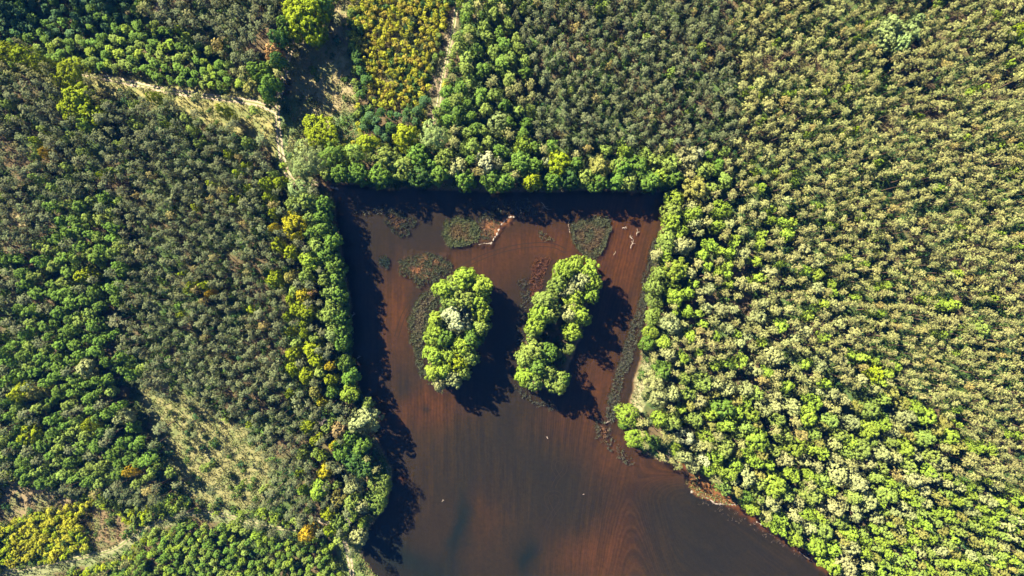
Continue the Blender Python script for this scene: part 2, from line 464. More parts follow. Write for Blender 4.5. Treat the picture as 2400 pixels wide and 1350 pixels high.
for nm, pts, wid, bare, lab in TRACKS:
    P = poly_w(pts)
    # smooth (Catmull-Rom)
    Q = []
    PP = np.vstack([2 * P[0] - P[1], P, 2 * P[-1] - P[-2]])
    for i in range(1, len(PP) - 2):
        for t in np.linspace(0, 1, 16, endpoint=False):
            a, b, c_, d = PP[i - 1], PP[i], PP[i + 1], PP[i + 2]
            Q.append(.5 * ((2 * b) + (-a + c_) * t + (2 * a - 5 * b + 4 * c_ - d) * t * t + (-a + 3 * b - 3 * c_ + d) * t ** 3))
    Q = np.array(Q)
    track_lines.append((Q[::4], wid))
    T = np.gradient(Q, axis=0); T /= np.linalg.norm(T, axis=1)[:, None]
    nn = np.stack([-T[:, 1], T[:, 0]], 1)
    k = 7
    us = np.linspace(-1, 1, k)
    jit = 1 + .35 * (vnoise(Q[:, 0], Q[:, 1], 3, 91) - .5)
    V = Q[:, None, :] + nn[:, None, :] * (us[None, :, None] * wid * .5 * jit[:, None, None])
    VX, VY = V[..., 0].ravel(), V[..., 1].ravel()
    VZ = ground_z(VX, VY) + .05 - .04 * np.abs(np.tile(us, len(Q))) ** 4
    ix = np.arange(len(Q) * k).reshape(len(Q), k)
    F = np.stack([ix[:-1, :-1].ravel(), ix[1:, :-1].ravel(), ix[1:, 1:].ravel(), ix[:-1, 1:].ravel()], 1)[:, ::-1]
    across = np.tile(us, len(Q)) * bare if bare < 1 else np.tile(us, len(Q))
    me = mesh_from(nm, np.stack([VX, VY, VZ], 1), F, M_track, {'across': ('FLOAT', across)})
    add_obj(nm, me, kind='structure', label=lab, category='track')

# ------------------------------------------------------------------ plants: prototypes
def rand_dirs(n, rng):
    v = rng.normal(size=(n, 3))
    return v / np.linalg.norm(v, axis=1)[:, None]

def leaf_quads(P, Nn, size, aspect, rng, lv, droop=None):
    """one small four-cornered leaf spray per point"""
    n = len(P)
    a = rand_dirs(n, rng)
    if droop is not None:
        a = a * .35 + np.array([0, 0, -1.0]) * droop
    T = a - Nn * (a * Nn).sum(1)[:, None]
    T /= np.linalg.norm(T, axis=1)[:, None] + 1e-9
    B = np.cross(Nn, T)
    s = (size * rng.uniform(.7, 1.3, n))[:, None]
    w = s * aspect
    V = np.stack([P - T * s, P - B * w + T * s * .1 + Nn * w * .25, P + T * s, P + B * w + T * s * .1 + Nn * w * .25], 1).reshape(-1, 3)
    F = np.arange(4 * n).reshape(n, 4)
    return V, F, np.repeat(lv, 4)

def clusters_to_leaves(C, r, n_each, size, rng, centre, aspect=.6, jitter=.55, droop=None, flat=.8, spread=.22):
    k = len(C)
    out_dir = C - centre
    out_dir /= np.linalg.norm(out_dir, axis=1)[:, None] + 1e-9
    d = rand_dirs(k * n_each, rng)
    od = np.repeat(out_dir, n_each, 0)
    d = d + od * .55 + np.array([0, 0, .25])
    d /= np.linalg.norm(d, axis=1)[:, None]
    rr = np.repeat(r, n_each) * rng.uniform(.55, 1.08, k * n_each)
    P = np.repeat(C, n_each, 0) + d * rr[:, None] * np.array([1, 1, flat])
    nn = d * .7 + od * .6 + rand_dirs(k * n_each, rng) * jitter * .7
    nn /= np.linalg.norm(nn, axis=1)[:, None]
    lv = np.repeat(rng.uniform(1 - spread, 1 + spread, k), n_each) * rng.uniform(.85, 1.15, k * n_each)
    return leaf_quads(P, nn, size, aspect, rng, lv, droop)

def tube(path, rads, sides=6):
    path = np.array(path, float)
    V, F = [], []
    for i, (p_, r) in enumerate(zip(path, rads)):
        t = path[min(i + 1, len(path) - 1)] - path[max(i - 1, 0)]
        t /= np.linalg.norm(t) + 1e-9
        u = np.cross(t, (0.31, 0.95, 0.11)); u /= np.linalg.norm(u) + 1e-9
        w = np.cross(t, u)
        for j in range(sides):
            a = 2 * math.pi * j / sides
            V.append(p_ + (u * math.cos(a) + w * math.sin(a)) * r)
    for i in range(len(path) - 1):
        for j in range(sides):
            F.append((i * sides + j, i * sides + (j + 1) % sides, (i + 1) * sides + (j + 1) % sides, (i + 1) * sides + j))
    return V, F

def join_tubes(tubes):
    V, F = [], []
    for v, f in tubes:
        o = len(V)
        V += list(v); F += [tuple(i + o for i in q) for q in f]
    return np.array(V), np.array(F)

def trunk_mesh(name, h, r0, rng, mat, limbs=5, spread=2.0, first=.35, top=.9):
    path = [(0, 0, -.5)]
    x = y = 0
    for t in np.linspace(.12, top, 7):
        x += rng.normal() * h * .007; y += rng.normal() * h * .007
        path.append((x, y, h * t))
    tb = [tube(path, np.linspace(r0 * 1.15, r0 * .18, len(path)))]
    for i in range(limbs):
        t = first + (top - .1 - first) * i / max(limbs - 1, 1)
        a = rng.uniform(0, 2 * math.pi)
        b = np.array([np.interp(t, np.linspace(0, top, len(path)), [q[c] for q in path]) for c in range(3)])
        L = spread * rng.uniform(.6, 1.0) * (1.1 - .6 * (t - first))
        e1 = b + np.array([math.cos(a) * L * .5, math.sin(a) * L * .5, L * .35])
        e2 = b + np.array([math.cos(a + .2) * L, math.sin(a + .2) * L, L * .6])
        tb.append(tube([b, e1, e2], [r0 * .4, r0 * .25, r0 * .06], 5))
    V, F = join_tubes(tb)
    return mesh_from(name, V, F, mat)

def lobed_crown(name, seed, R, z0, z1, n_lobes, lobe_r, cl_r, n_each, leaf, dens=1.0, **kw):
    """crown of overlapping leafy lobes; leaves only on the outer skin of each lobe"""
    rng = np.random.default_rng(seed)
    zc, hz = (z0 + z1) / 2, (z1 - z0) / 2
    L = [(np.array([0, 0, z1 - lobe_r * R * .9]), lobe_r * R)]
    for i in range(n_lobes):
        a = i * 2.399 + rng.uniform(-.4, .4)
        q = rng.uniform(-.85, .8)
        rad = R * (1 - lobe_r * .8) * math.sqrt(max(.15, 1 - (max(q, 0)) ** 2 * .9)) * (rng.uniform(.75, 1.12) if q < .3 else rng.uniform(.2, 1.05))
        L.append((np.array([math.cos(a) * rad, math.sin(a) * rad, zc + q * (hz - lobe_r * R * .5)]), lobe_r * R * rng.uniform(.75, 1.15)))
    C, cr = [], []
    for c, r in L:
        n = max(6, int(dens * 4 * math.pi * r * r * .62 / (math.pi * cl_r ** 2)))
        for d in rand_dirs(n, rng):
            p_ = c + d * r * rng.uniform(.82, 1.08) * np.array([1, 1, 1.05])
            if any(np.linalg.norm(p_ - c2) < r2 * .72 for c2, r2 in L if c2 is not c):
                continue
            if p_[2] < z0 - .3:
                continue
            C.append(p_); cr.append(cl_r * rng.uniform(.7, 1.25))
    C = np.array(C); cr = np.array(cr)
    V, F, lv = clusters_to_leaves(C, cr, n_each, leaf, rng, np.array([0, 0, zc - hz * .3]), **kw)
    return mesh_from(name, V, F, kw_mat(name), {'lv': ('FLOAT', lv)})

def kw_mat(name):
    return M_needle if name.startswith('pine') else M_leaf

def pine_crown(name, seed):
    rng = np.random.default_rng(seed)
    h, R = 16.0, 1.95
    off = rng.normal(0, .3, 2)
    C, cr = [np.array([0, 0, h - .25])], [.55]
    levels = 5
    depth = rng.uniform(3.6, 5.6)
    for i in range(levels):
        t = i / (levels - 1)
        z = h - .55 - t * depth
        rad = R * (.36 + .64 * math.sin(min(1, t * 1.25) * math.pi / 2)) * rng.uniform(.85, 1.05)
        nb = 4 if i == 0 else 6
        a0 = rng.uniform(0, 6.28)
        for j in range(nb):
            if i > 0 and rng.random() < .22:
                continue
            a = a0 + 2 * math.pi * j / nb + rng.uniform(-.35, .35)
            L = rad * rng.uniform(.5, 1.25)
            for q, s_ in ((1.0, .40), (.56, .50)):
                if i == 0 and q < 1:
                    continue
                C.append(np.array([math.cos(a) * L * q + off[0] * t, math.sin(a) * L * q + off[1] * t, z + .35 * q + rng.uniform(-.3, .3)]))
                cr.append(s_ * rng.uniform(.75, 1.25))
    C, cr = np.array(C), np.array(cr)
    V, F, lv = clusters_to_leaves(C, cr, 14, .22, rng, np.array([off[0], off[1], h - 3.6]), aspect=.5, jitter=.8, spread=.24)
    return mesh_from(name, V, F, M_needle, {'lv': ('FLOAT', lv)})

def bare_tree(name, seed, h, spread, mat):
    rng = np.random.default_rng(seed)
    tb = [tube([(0, 0, -.4), (.1, 0, h * .4), (.2, .1, h * .75), (.25, .1, h)], [.16, .12, .07, .02])]
    for i in range(15):
        t = rng.uniform(.4, .97)
        a = i * 2.4 + rng.uniform(-.3, .3)
        L = spread * rng.uniform(.6, 1.1) * (1.25 - t * .6)
        b = np.array([.2 * t, .1 * t, h * t])
        m1 = b + np.array([math.cos(a) * L * .5, math.sin(a) * L * .5, L * .3])
        e = b + np.array([math.cos(a + .25) * L, math.sin(a + .25) * L, L * .5])
        tb.append(tube([b, m1, e], [.085, .06, .02], 5))
        for s_ in (-.7, .7):
            e2 = m1 + np.array([math.cos(a + s_) * L * .5, math.sin(a + s_) * L * .5, L * .25])
            tb.append(tube([m1, e2], [.05, .015], 4))
    V, F = join_tubes(tb)
    return mesh_from(name, V, F, mat)

PROTO = {}   # kind -> list of (crown mesh, trunk mesh), nominal crown radius, nominal height
def reg(kind, lst, R, h):
    PROTO[kind] = (lst, R, h)

reg('pine', [(pine_crown('pine_crown', 100 + i), trunk_mesh('pine_trunk', 15.2, .15, np.random.default_rng(200 + i), M_pinebark, 6, 1.3, .62, .98)) for i in range(12)], 1.95, 16.0)
reg('broad', [(lobed_crown('leafy_crown', 300 + i, 4.0, 1.8, 13.0, 17, .42, .60, 15, .33), trunk_mesh('leafy_trunk', 12, .24, np.random.default_rng(400 + i), M_bark, 6, 2.6, .25)) for i in range(7)], 4.0, 13.0)
reg('slim', [(lobed_crown('leafy_crown', 340 + i, 2.4, 3.2, 14.0, 11, .47, .54, 13, .29), trunk_mesh('leafy_trunk', 13, .18, np.random.default_rng(440 + i), M_bark, 5, 1.6, .3)) for i in range(7)], 2.4, 14.0)
reg('willow', [(lobed_crown('willow_crown', 500 + i, 4.6, 1.2, 12.0, 13, .44, .75, 16, .46, aspect=.22, droop=1.0, jitter=.35), trunk_mesh('willow_trunk', 11, .3, np.random.default_rng(600 + i), M_bark, 6, 3.0, .2)) for i in range(3)], 4.6, 12.0)
reg('puffy', [(lobed_crown('leafy_crown', 520 + i, 4.6, 2.0, 13.0, 26, .27, .40, 16, .24, jitter=.25, spread=.1), trunk_mesh('leafy_trunk', 12, .3, np.random.default_rng(620 + i), M_bark, 6, 3.0, .2)) for i in range(2)], 4.6, 13.0)
reg('round', [(lobed_crown('leafy_crown', 540 + i, 3.6, .8, 7.5, 14, .52, .42, 12, .2, jitter=.5, spread=.12), trunk_mesh('leafy_trunk', 6.5, .16, np.random.default_rng(640 + i), M_bark, 5, 2.0, .2)) for i in range(3)], 3.6, 7.5)
reg('young', [(lobed_crown('sapling_crown', 700 + i, 1.35, .5, 4.0, 6, .5, .42, 9, .2, jitter=.6), trunk_mesh('sapling_trunk', 3.5, .06, np.random.default_rng(800 + i), M_bark, 3, .8, .3)) for i in range(6)], 1.35, 4.0)
reg('bush', [(lobed_crown('bush_crown', 900 + i, 1.5, .1, 1.7, 6, .5, .5, 8, .26, jitter=.7), None) for i in range(5)], 1.5, 1.7)
dead_meshes = [bare_tree('bare_branches', 950 + i, 11.0, 2.6, M_dead) for i in range(3)]

# ------------------------------------------------------------------ plants: where they stand
TINT = {
    'mid': (0.095, 0.165, 0.024), 'deep': (0.055, 0.11, 0.024), 'light': (0.150, 0.205, 0.040), 'lime': (0.165, 0.235, 0.026), 'bright': (0.185, 0.235, 0.010),
    'yellow': (0.31, 0.275, 0.014), 'gold': (0.31, 0.235, 0.016), 'pale': (0.215, 0.235, 0.095), 'white': (0.29, 0.32, 0.18), 'silver': (0.18, 0.235, 0.080),
    'olive': (0.165, 0.165, 0.040), 'pine': (0.185, 0.188, 0.066), 'pine_grey': (0.108, 0.125, 0.056), 'orange': (0.40, 0.25, 0.10), 'russet': (0.26, 0.18, 0.08), 'teal': (0.062, 0.122, 0.042),
    'sap_yellow': (0.25, 0.255, 0.020), 'sap_gold': (0.27, 0.225, 0.035),
}
COLNAME = {'mid': 'green', 'deep': 'dark green', 'light': 'light green', 'lime': 'lime green', 'bright': 'yellow-green', 'yellow': 'golden yellow', 'gold': 'orange-yellow',
           'pale': 'pale grey-green', 'white': 'whitish green', 'silver': 'silvery green', 'olive': 'olive green', 'pine': 'grey-green', 'pine_grey': 'grey-green', 'orange': 'orange-brown', 'russet': 'russet brown', 'teal': 'bluish green'}

# hand-placed trees: photo pixel of the crown, crown radius px, form, colour
HAND = {
 'north': [(722, 368, 38, 'willow', 'silver'), (775, 364, 30, 'willow', 'mid'), (835, 358, 26, 'willow', 'light'), (752, 308, 38, 'round', 'bright'), (866, 336, 23, 'broad', 'bright'), (946, 322, 28, 'broad', 'bright'),
           (1020, 318, 32, 'willow', 'silver'), (905, 368, 26, 'broad', 'light'), (985, 362, 26, 'broad', 'mid'), (940, 392, 25, 'broad', 'light'), (890, 408, 25, 'broad', 'mid'), (845, 408, 22, 'broad', 'mid'), (800, 402, 22, 'broad', 'mid'),
           (985, 408, 25, 'broad', 'deep'), (1042, 372, 23, 'broad', 'light'), (1075, 390, 22, 'broad', 'pale'), (1035, 412, 22, 'broad', 'mid'), (1140, 380, 27, 'puffy', 'white'), (1090, 424, 22, 'broad', 'mid'), (1105, 345, 24, 'broad', 'light'),
           (1150, 418, 24, 'broad', 'mid'), (1180, 424, 22, 'broad', 'mid'), (1222, 384, 26, 'broad', 'mid'), (1250, 385, 20, 'broad', 'mid'), (1281, 378, 11, 'puffy', 'white'), (1305, 384, 27, 'broad', 'bright'), (1250, 426, 20, 'broad', 'bright'),
           (1295, 425, 20, 'broad', 'mid'), (1340, 418, 22, 'broad', 'deep'), (1375, 416, 20, 'broad', 'light'), (1405, 392, 24, 'broad', 'olive'), (1400, 420, 22, 'broad', 'mid'), (1462, 395, 22, 'broad', 'mid'), (1448, 388, 18, 'broad', 'light'), (1475, 424, 20, 'broad', 'light'), (1500, 388, 22, 'broad', 'mid'),
           (1520, 420, 24, 'broad', 'mid'), (1545, 416, 20, 'broad', 'lime'), (1572, 385, 25, 'broad', 'light'), (1580, 418, 20, 'broad', 'mid'), (1618, 375, 26, 'broad', 'pale'), (1640, 352, 14, 'puffy', 'white'), (1650, 400, 22, 'broad', 'light'), (1165, 288, 25, 'round', 'silver'), (1467, 355, 16, 'broad', 'lime'), (1510, 362, 16, 'broad', 'light'), (1225, 345, 20, 'broad', 'lime')],
 'west': [(712, 402, 24, 'willow', 'silver'), (700, 440, 26, 'willow', 'silver'), (690, 525, 30, 'round', 'yellow'), (660, 428, 16, 'broad', 'bright'), (626, 432, 16, 'broad', 'bright'), (635, 462, 14, 'broad', 'bright'), (640, 500, 14, 'broad', 'bright'), (641, 532, 11, 'round', 'yellow'),
          (650, 575, 17, 'broad', 'bright'), (682, 592, 17, 'broad', 'bright'), (645, 655, 19, 'broad', 'bright'), (685, 648, 16, 'broad', 'olive'), (726, 474, 22, 'broad', 'light'), (682, 474, 16, 'broad', 'light'), (703, 490, 16, 'broad', 'silver'), (728, 512, 18, 'broad', 'light'),
          (757, 478, 20, 'broad', 'mid'), (752, 508, 20, 'broad', 'mid'), (760, 540, 20, 'broad', 'mid'), (735, 548, 20, 'broad', 'mid'), (744, 578, 20, 'broad', 'light'), (775, 565, 20, 'broad', 'mid'), (728, 612, 22, 'broad', 'lime'), (765, 596, 22, 'broad', 'mid'), (782, 622, 24, 'broad', 'mid'), (720, 648, 18, 'broad', 'light'), (764, 650, 18, 'broad', 'light'), (788, 650, 18, 'broad', 'mid'),
          (712, 690, 18, 'broad', 'yellow'), (736, 690, 9, 'slim', 'russet'), (698, 722, 19, 'broad', 'bright'), (722, 734, 20, 'broad', 'bright'), (680, 702, 12, 'broad', 'bright'), (676, 741, 14, 'broad', 'bright'), (714, 760, 12, 'broad', 'bright'), (775, 684, 20, 'broad', 'light'), (794, 690, 20, 'broad', 'mid'), (782, 708, 18, 'broad', 'light'), (772, 737, 24, 'broad', 'light'), (796, 742, 20, 'broad', 'mid'), (784, 765, 18, 'broad', 'light'), (803, 772, 20, 'broad', 'mid'),
          (776, 785, 19, 'round', 'silver'), (800, 808, 20, 'broad', 'mid'), (680, 777, 11, 'broad', 'bright'), (718, 781, 13, 'broad', 'bright'), (685, 825, 17, 'broad', 'bright'), (728, 816, 22, 'broad', 'bright'), (740, 838, 18, 'broad', 'bright'), (682, 862, 17, 'broad', 'bright'), (720, 880, 18, 'broad', 'bright'), (776, 858, 12, 'broad', 'gold'), (778, 886, 14, 'broad', 'bright'), (805, 850, 18, 'broad', 'mid'), (818, 882, 20, 'broad', 'mid'), (810, 922, 22, 'broad', 'lime'), (780, 916, 14, 'broad', 'mid'), (738, 920, 15, 'broad', 'olive'), (752, 944, 11, 'broad', 'yellow')],
 'southwest': [(853, 990, 34, 'puffy', 'pale'), (862, 946, 13, 'broad', 'light'), (796, 1004, 19, 'broad', 'russet'), (742, 1032, 14, 'broad', 'bright'), (780, 1046, 10, 'broad', 'yellow'), (722, 998, 14, 'broad', 'bright'), (755, 1068, 13, 'broad', 'lime'), (762, 1104, 17, 'broad', 'yellow'), (712, 1062, 14, 'broad', 'light'), (745, 1150, 22, 'broad', 'lime'), (715, 1150, 13, 'broad', 'lime'),
               (832, 1142, 22, 'puffy', 'pale'), (828, 1172, 22, 'broad', 'light'), (800, 1168, 19, 'broad', 'olive'), (888, 1130, 26, 'round', 'light'), (880, 1166, 26, 'round', 'light'), (848, 1188, 17, 'broad', 'pale'), (766, 1206, 17, 'broad', 'bright'), (776, 1240, 16, 'broad', 'bright'), (792, 1222, 15, 'broad', 'light'), (727, 1246, 18, 'round', 'gold'), (838, 1256, 19, 'broad', 'pale'),
               (826, 1080, 24, 'broad', 'deep'), (800, 1056, 20, 'broad', 'mid'), (846, 1046, 20, 'broad', 'mid'), (856, 1100, 20, 'broad', 'deep'), (820, 1020, 16, 'broad', 'mid')],
 'east': [(1630, 444, 31, 'broad', 'olive'), (1588, 464, 20, 'broad', 'lime'), (1618, 482, 14, 'broad', 'pale'), (1576, 498, 21, 'broad', 'light'), (1576, 524, 20, 'broad', 'lime'), (1624, 502, 20, 'broad', 'lime'), (1630, 526, 16, 'broad', 'pale'), (1603, 538, 13, 'round', 'lime'), (1566, 556, 20, 'broad', 'light'), (1564, 580, 18, 'broad', 'light'), (1541, 600, 15, 'broad', 'pale'), (1562, 602, 16, 'broad', 'lime'), (1604, 576, 22, 'broad', 'pale'), (1690, 494, 22, 'round', 'lime'), (1682, 532, 17, 'broad', 'lime'), (1588, 636, 27, 'broad', 'lime'), (1545, 640, 15, 'broad', 'light'), (1576, 676, 20, 'round', 'lime'), (1540, 672, 20, 'broad', 'light'), (1612, 690, 16, 'broad', 'lime'),
          (1535, 706, 19, 'round', 'light'), (1530, 742, 19, 'round', 'light'), (1527, 780, 17, 'round', 'lime'), (1518, 810, 15, 'broad', 'mid'), (1585, 698, 19, 'broad', 'lime'), (1574, 758, 23, 'broad', 'pale'), (1556, 806, 16, 'broad', 'lime'), (1566, 830, 18, 'broad', 'pale'), (1556, 864, 22, 'broad', 'mid'), (1536, 898, 24, 'willow', 'pale'), (1540, 934, 24, 'willow', 'pale'), (1576, 918, 20, 'broad', 'pale'), (1472, 974, 24, 'round', 'lime'), (1487, 1030, 21, 'round', 'lime'), (1463, 996, 12, 'round', 'mid'), (1533, 1036, 15, 'round', 'mid'), (1588, 1056, 15, 'round', 'lime'), (1605, 1028, 18, 'puffy', 'white'), (1650, 1074, 14, 'puffy', 'white'), (1658, 1020, 16, 'round', 'lime'), (1692, 958, 24, 'broad', 'mid'), (1704, 998, 20, 'broad', 'lime'), (1725, 966, 17, 'broad', 'lime'), (1700, 1044, 24, 'broad', 'light'), (1664, 970, 16, 'broad', 'lime'), (1550, 985, 18, 'broad', 'lime'), (1580, 990, 20, 'broad', 'light'), (1630, 985, 18, 'broad', 'light')],
 'southeast': [(1745, 1122, 27, 'puffy', 'pale'), (1698, 1140, 18, 'broad', 'light'), (1742, 1168, 13, 'round', 'mid'), (1818, 1132, 29, 'broad', 'lime'), (1808, 1184, 26, 'puffy', 'pale'), (1864, 1112, 16, 'broad', 'lime'), (1900, 1116, 14, 'round', 'lime'), (1906, 1160, 25, 'broad', 'light'), (1860, 1202, 18, 'puffy', 'pale'), (1892, 1202, 14, 'round', 'lime'), (1768, 1028, 28, 'broad', 'lime'), (1785, 1066, 14, 'broad', 'olive'), (1655, 1100, 13, 'round', 'lime'), (1720, 1086, 17, 'broad', 'lime'), (1755, 1072, 15, 'broad', 'lime'), (1800, 1090, 15, 'broad', 'lime'),
               (1965, 1110, 28, 'puffy', 'pale'), (2010, 1130, 24, 'broad', 'pale'), (1950, 1195, 28, 'puffy', 'pale'), (2000, 1205, 24, 'puffy', 'pale'), (1925, 1245, 26, 'broad', 'light'), (1990, 1250, 18, 'broad', 'lime'), (1990, 1320, 30, 'puffy', 'pale'), (1955, 1285, 17, 'broad', 'lime'), (2025, 1290, 16, 'broad', 'lime'), (1850, 1160, 16, 'broad', 'light')],
 'isle_left': [(1086, 652, 23, 'broad', 'lime'), (1130, 672, 22, 'broad', 'lime'), (1042, 680, 20, 'broad', 'lime'), (1066, 668, 17, 'willow', 'light'), (1088, 698, 22, 'broad', 'light'), (1054, 706, 18, 'broad', 'light'), (1122, 706, 19, 'broad', 'lime'), (1074, 742, 31, 'puffy', 'white'), (1126, 738, 19, 'broad', 'lime'), (1128, 766, 17, 'broad', 'light'), (1022, 746, 15, 'broad', 'lime'), (1020, 786, 21, 'broad', 'lime'), (1108, 792, 20, 'broad', 'mid'), (1044, 794, 18, 'broad', 'mid'), (1086, 814, 20, 'broad', 'lime'), (1012, 832, 20, 'broad', 'lime'), (1046, 838, 18, 'broad', 'lime'), (1074, 846, 20, 'broad', 'bright'), (1100, 838, 17, 'broad', 'light'), (1014, 872, 19, 'broad', 'lime'), (1040, 868, 16, 'broad', 'lime'), (1062, 884, 17, 'broad', 'pale'), (1034, 898, 15, 'broad', 'pale'), (1084, 876, 15, 'broad', 'light')],
 'isle_right': [(1320, 636, 23, 'broad', 'lime'), (1376, 632, 23, 'broad', 'lime'), (1346, 622, 18, 'broad', 'lime'), (1388, 664, 19, 'broad', 'lime'), (1356, 660, 19, 'broad', 'pale'), (1308, 668, 19, 'broad', 'light'), (1336, 684, 17, 'broad', 'pale'), (1384, 692, 17, 'broad', 'lime'), (1350, 704, 20, 'broad', 'lime'), (1278, 700, 22, 'broad', 'light'), (1266, 732, 21, 'broad', 'lime'), (1258, 764, 19, 'broad', 'lime'), (1338, 734, 18, 'broad', 'pale'), (1362, 740, 19, 'broad', 'lime'), (1292, 738, 17, 'broad', 'light'), (1344, 778, 18, 'broad', 'lime'), (1248, 782, 14, 'broad', 'light'), (1334, 818, 12, 'round', 'light'), (1308, 828, 9, 'round', 'light'),
                (1254, 816, 22, 'broad', 'light'), (1234, 838, 18, 'broad', 'light'), (1284, 824, 17, 'broad', 'mid'), (1262, 858, 21, 'broad', 'mid'), (1230, 880, 19, 'broad', 'lime'), (1256, 892, 18, 'broad', 'light'), (1304, 896, 22, 'broad', 'light'), (1290, 876, 15, 'broad', 'light'), (1322, 890, 14, 'broad', 'mid')],
 'upper_left': [(702, 40, 36, 'broad', 'bright'), (728, 70, 26, 'broad', 'bright'), (680, 18, 24, 'broad', 'bright'), (740, 25, 26, 'broad', 'bright'), (638, 122, 20, 'puffy', 'orange'), (165, 172, 32, 'round', 'bright'), (182, 225, 30, 'broad', 'bright'), (160, 258, 24, 'broad', 'bright'), (210, 262, 22, 'broad', 'bright'), (200, 292, 18, 'broad', 'lime'), (365, 228, 14, 'round', 'bright'), (528, 262, 15, 'round', 'bright'), (20, 128, 26, 'round', 'bright'), (62, 132, 24, 'round', 'bright'), (95, 148, 17, 'round', 'bright'), (640, 155, 16, 'broad', 'light'),
                (590, 205, 18, 'slim', 'olive'), (606, 168, 22, 'broad', 'mid'), (634, 192, 20, 'broad', 'mid'), (652, 92, 20, 'broad', 'deep'), (620, 218, 18, 'broad', 'mid'), (664, 62, 18, 'broad', 'mid'), (652, 140, 18, 'broad', 'deep'), (752, 2, 24, 'broad', 'mid'), (112, 362, 13, 'round', 'gold'), (92, 328, 12, 'broad', 'bright'), (244, 414, 10, 'round', 'bright'), (400, 292, 12, 'broad', 'lime')],
 'lower_left': [(46, 920, 22, 'broad', 'bright'), (92, 925, 18, 'broad', 'olive'), (70, 1020, 20, 'broad', 'bright'), (212, 992, 16, 'round', 'bright'), (312, 1102, 14, 'round', 'gold'), (200, 645, 18, 'broad', 'bright'), (492, 688, 9, 'round', 'gold'), (425, 718, 12, 'slim', 'mid'), (1440 - 1150, 980, 18, 'broad', 'pale'), (205, 860, 20, 'broad', 'pale'), (650, 640, 10, 'broad', 'bright')],
 'right_woods': [(2050, 872, 18, 'broad', 'bright'), (2190, 712, 17, 'broad', 'lime'), (2225, 716, 18, 'broad', 'lime'), (2055, 732, 11, 'round', 'lime'), (1815, 840, 24, 'broad', 'pale'), (1780, 745, 20, 'broad', 'pale'), (2290, 770, 20, 'broad', 'light'), (2320, 40, 11, 'round', 'lime'), (2380, 70, 14, 'round', 'bright'), (1995, 310, 9, 'round', 'bright'), (2080, 62, 26, 'broad', 'silver'), (2125, 76, 28, 'broad', 'silver'), (2070, 95, 22, 'broad', 'silver'), (2110, 105, 20, 'broad', 'silver'), (2145, 50, 18, 'broad', 'silver')],
}
DEAD = [(756, 990, 13, 'bare grey dead tree standing in the woods left of the pond'), (822, 1216, 14, 'bare whitish dead tree leaning over the path at the lower left shore'), (176, 530, 14, 'pinkish bare tree among the green crowns at the far left'),
        (75, 580, 10, 'small pinkish bare tree near the left edge'), (108, 585, 12, 'second pinkish bare tree near the left edge'), (708, 576, 9, 'small pink bare tree beside the golden yellow crown'), (376, 22, 14, 'pinkish grey bare tree at the top left'), (1545, 1050, 14, 'bare fallen white tree lying in the shaded water at the right shore')]

PLACE = {
 'north': 'on the top bank', 'west': 'on the left bank', 'southwest': 'at the lower left shore', 'east': 'on the right bank',
 'southeast': 'beside the lower right shore', 'isle_left': 'on the left island', 'isle_right': 'on the right island', 'upper_left': 'in the upper left woods', 'lower_left': 'in the lower left woods', 'right_woods': 'in the right woods',
}

class Tree:
    __slots__ = ('x', 'y', 'z', 'kind', 'r', 'h', 'tint', 'px', 'py', 'rp', 'label', 'group', 'name', 'hand', 'cat', 'var', 'rot', 'zone', 'ckey', 'asp', 'lean')

trees = []
def crown_h(kind, r_m):
    """usual height of a tree of this form with that crown radius"""
    if kind == 'round':
        return float(np.clip(2.4 + r_m * 1.5, 4.0, 10.5))
    if kind == 'young':
        return float(np.clip(1.6 + r_m * 1.7, 2.0, 5))
    return float(np.clip(9.8 + r_m * 1.5, 10.0, 16.0))

def make_tree(px, py, rp, kind, ckey, h=None, jit=.1, hue=.045):
    t = Tree()
    r_m = rp * S * .95
    t.h = h if h else crown_h(kind, r_m) * random.uniform(.95, 1.05)
    zc = t.h * .72
    t.x, t.y = at_height(px, py, zc)
    t.r = rp * S * (1 - zc / H)
    t.px, t.py, t.rp, t.kind, t.ckey = px, py, rp, kind, ckey
    b = random.uniform(1 - jit * 1.6, 1 + jit * 1.6)
    t.tint = tuple(max(.003, c_ * b * random.uniform(1 - hue, 1 + hue)) for c_ in TINT[ckey])
    t.asp = random.uniform(.86, 1.16) if kind in ('pine', 'slim', 'young') else random.uniform(.94, 1.07); t.lean = (random.gauss(0, .035), random.gauss(0, .035))
    t.var = random.randrange(1000); t.rot = random.uniform(0, 6.283)
    t.hand = False; t.label = t.group = t.zone = None
    return t

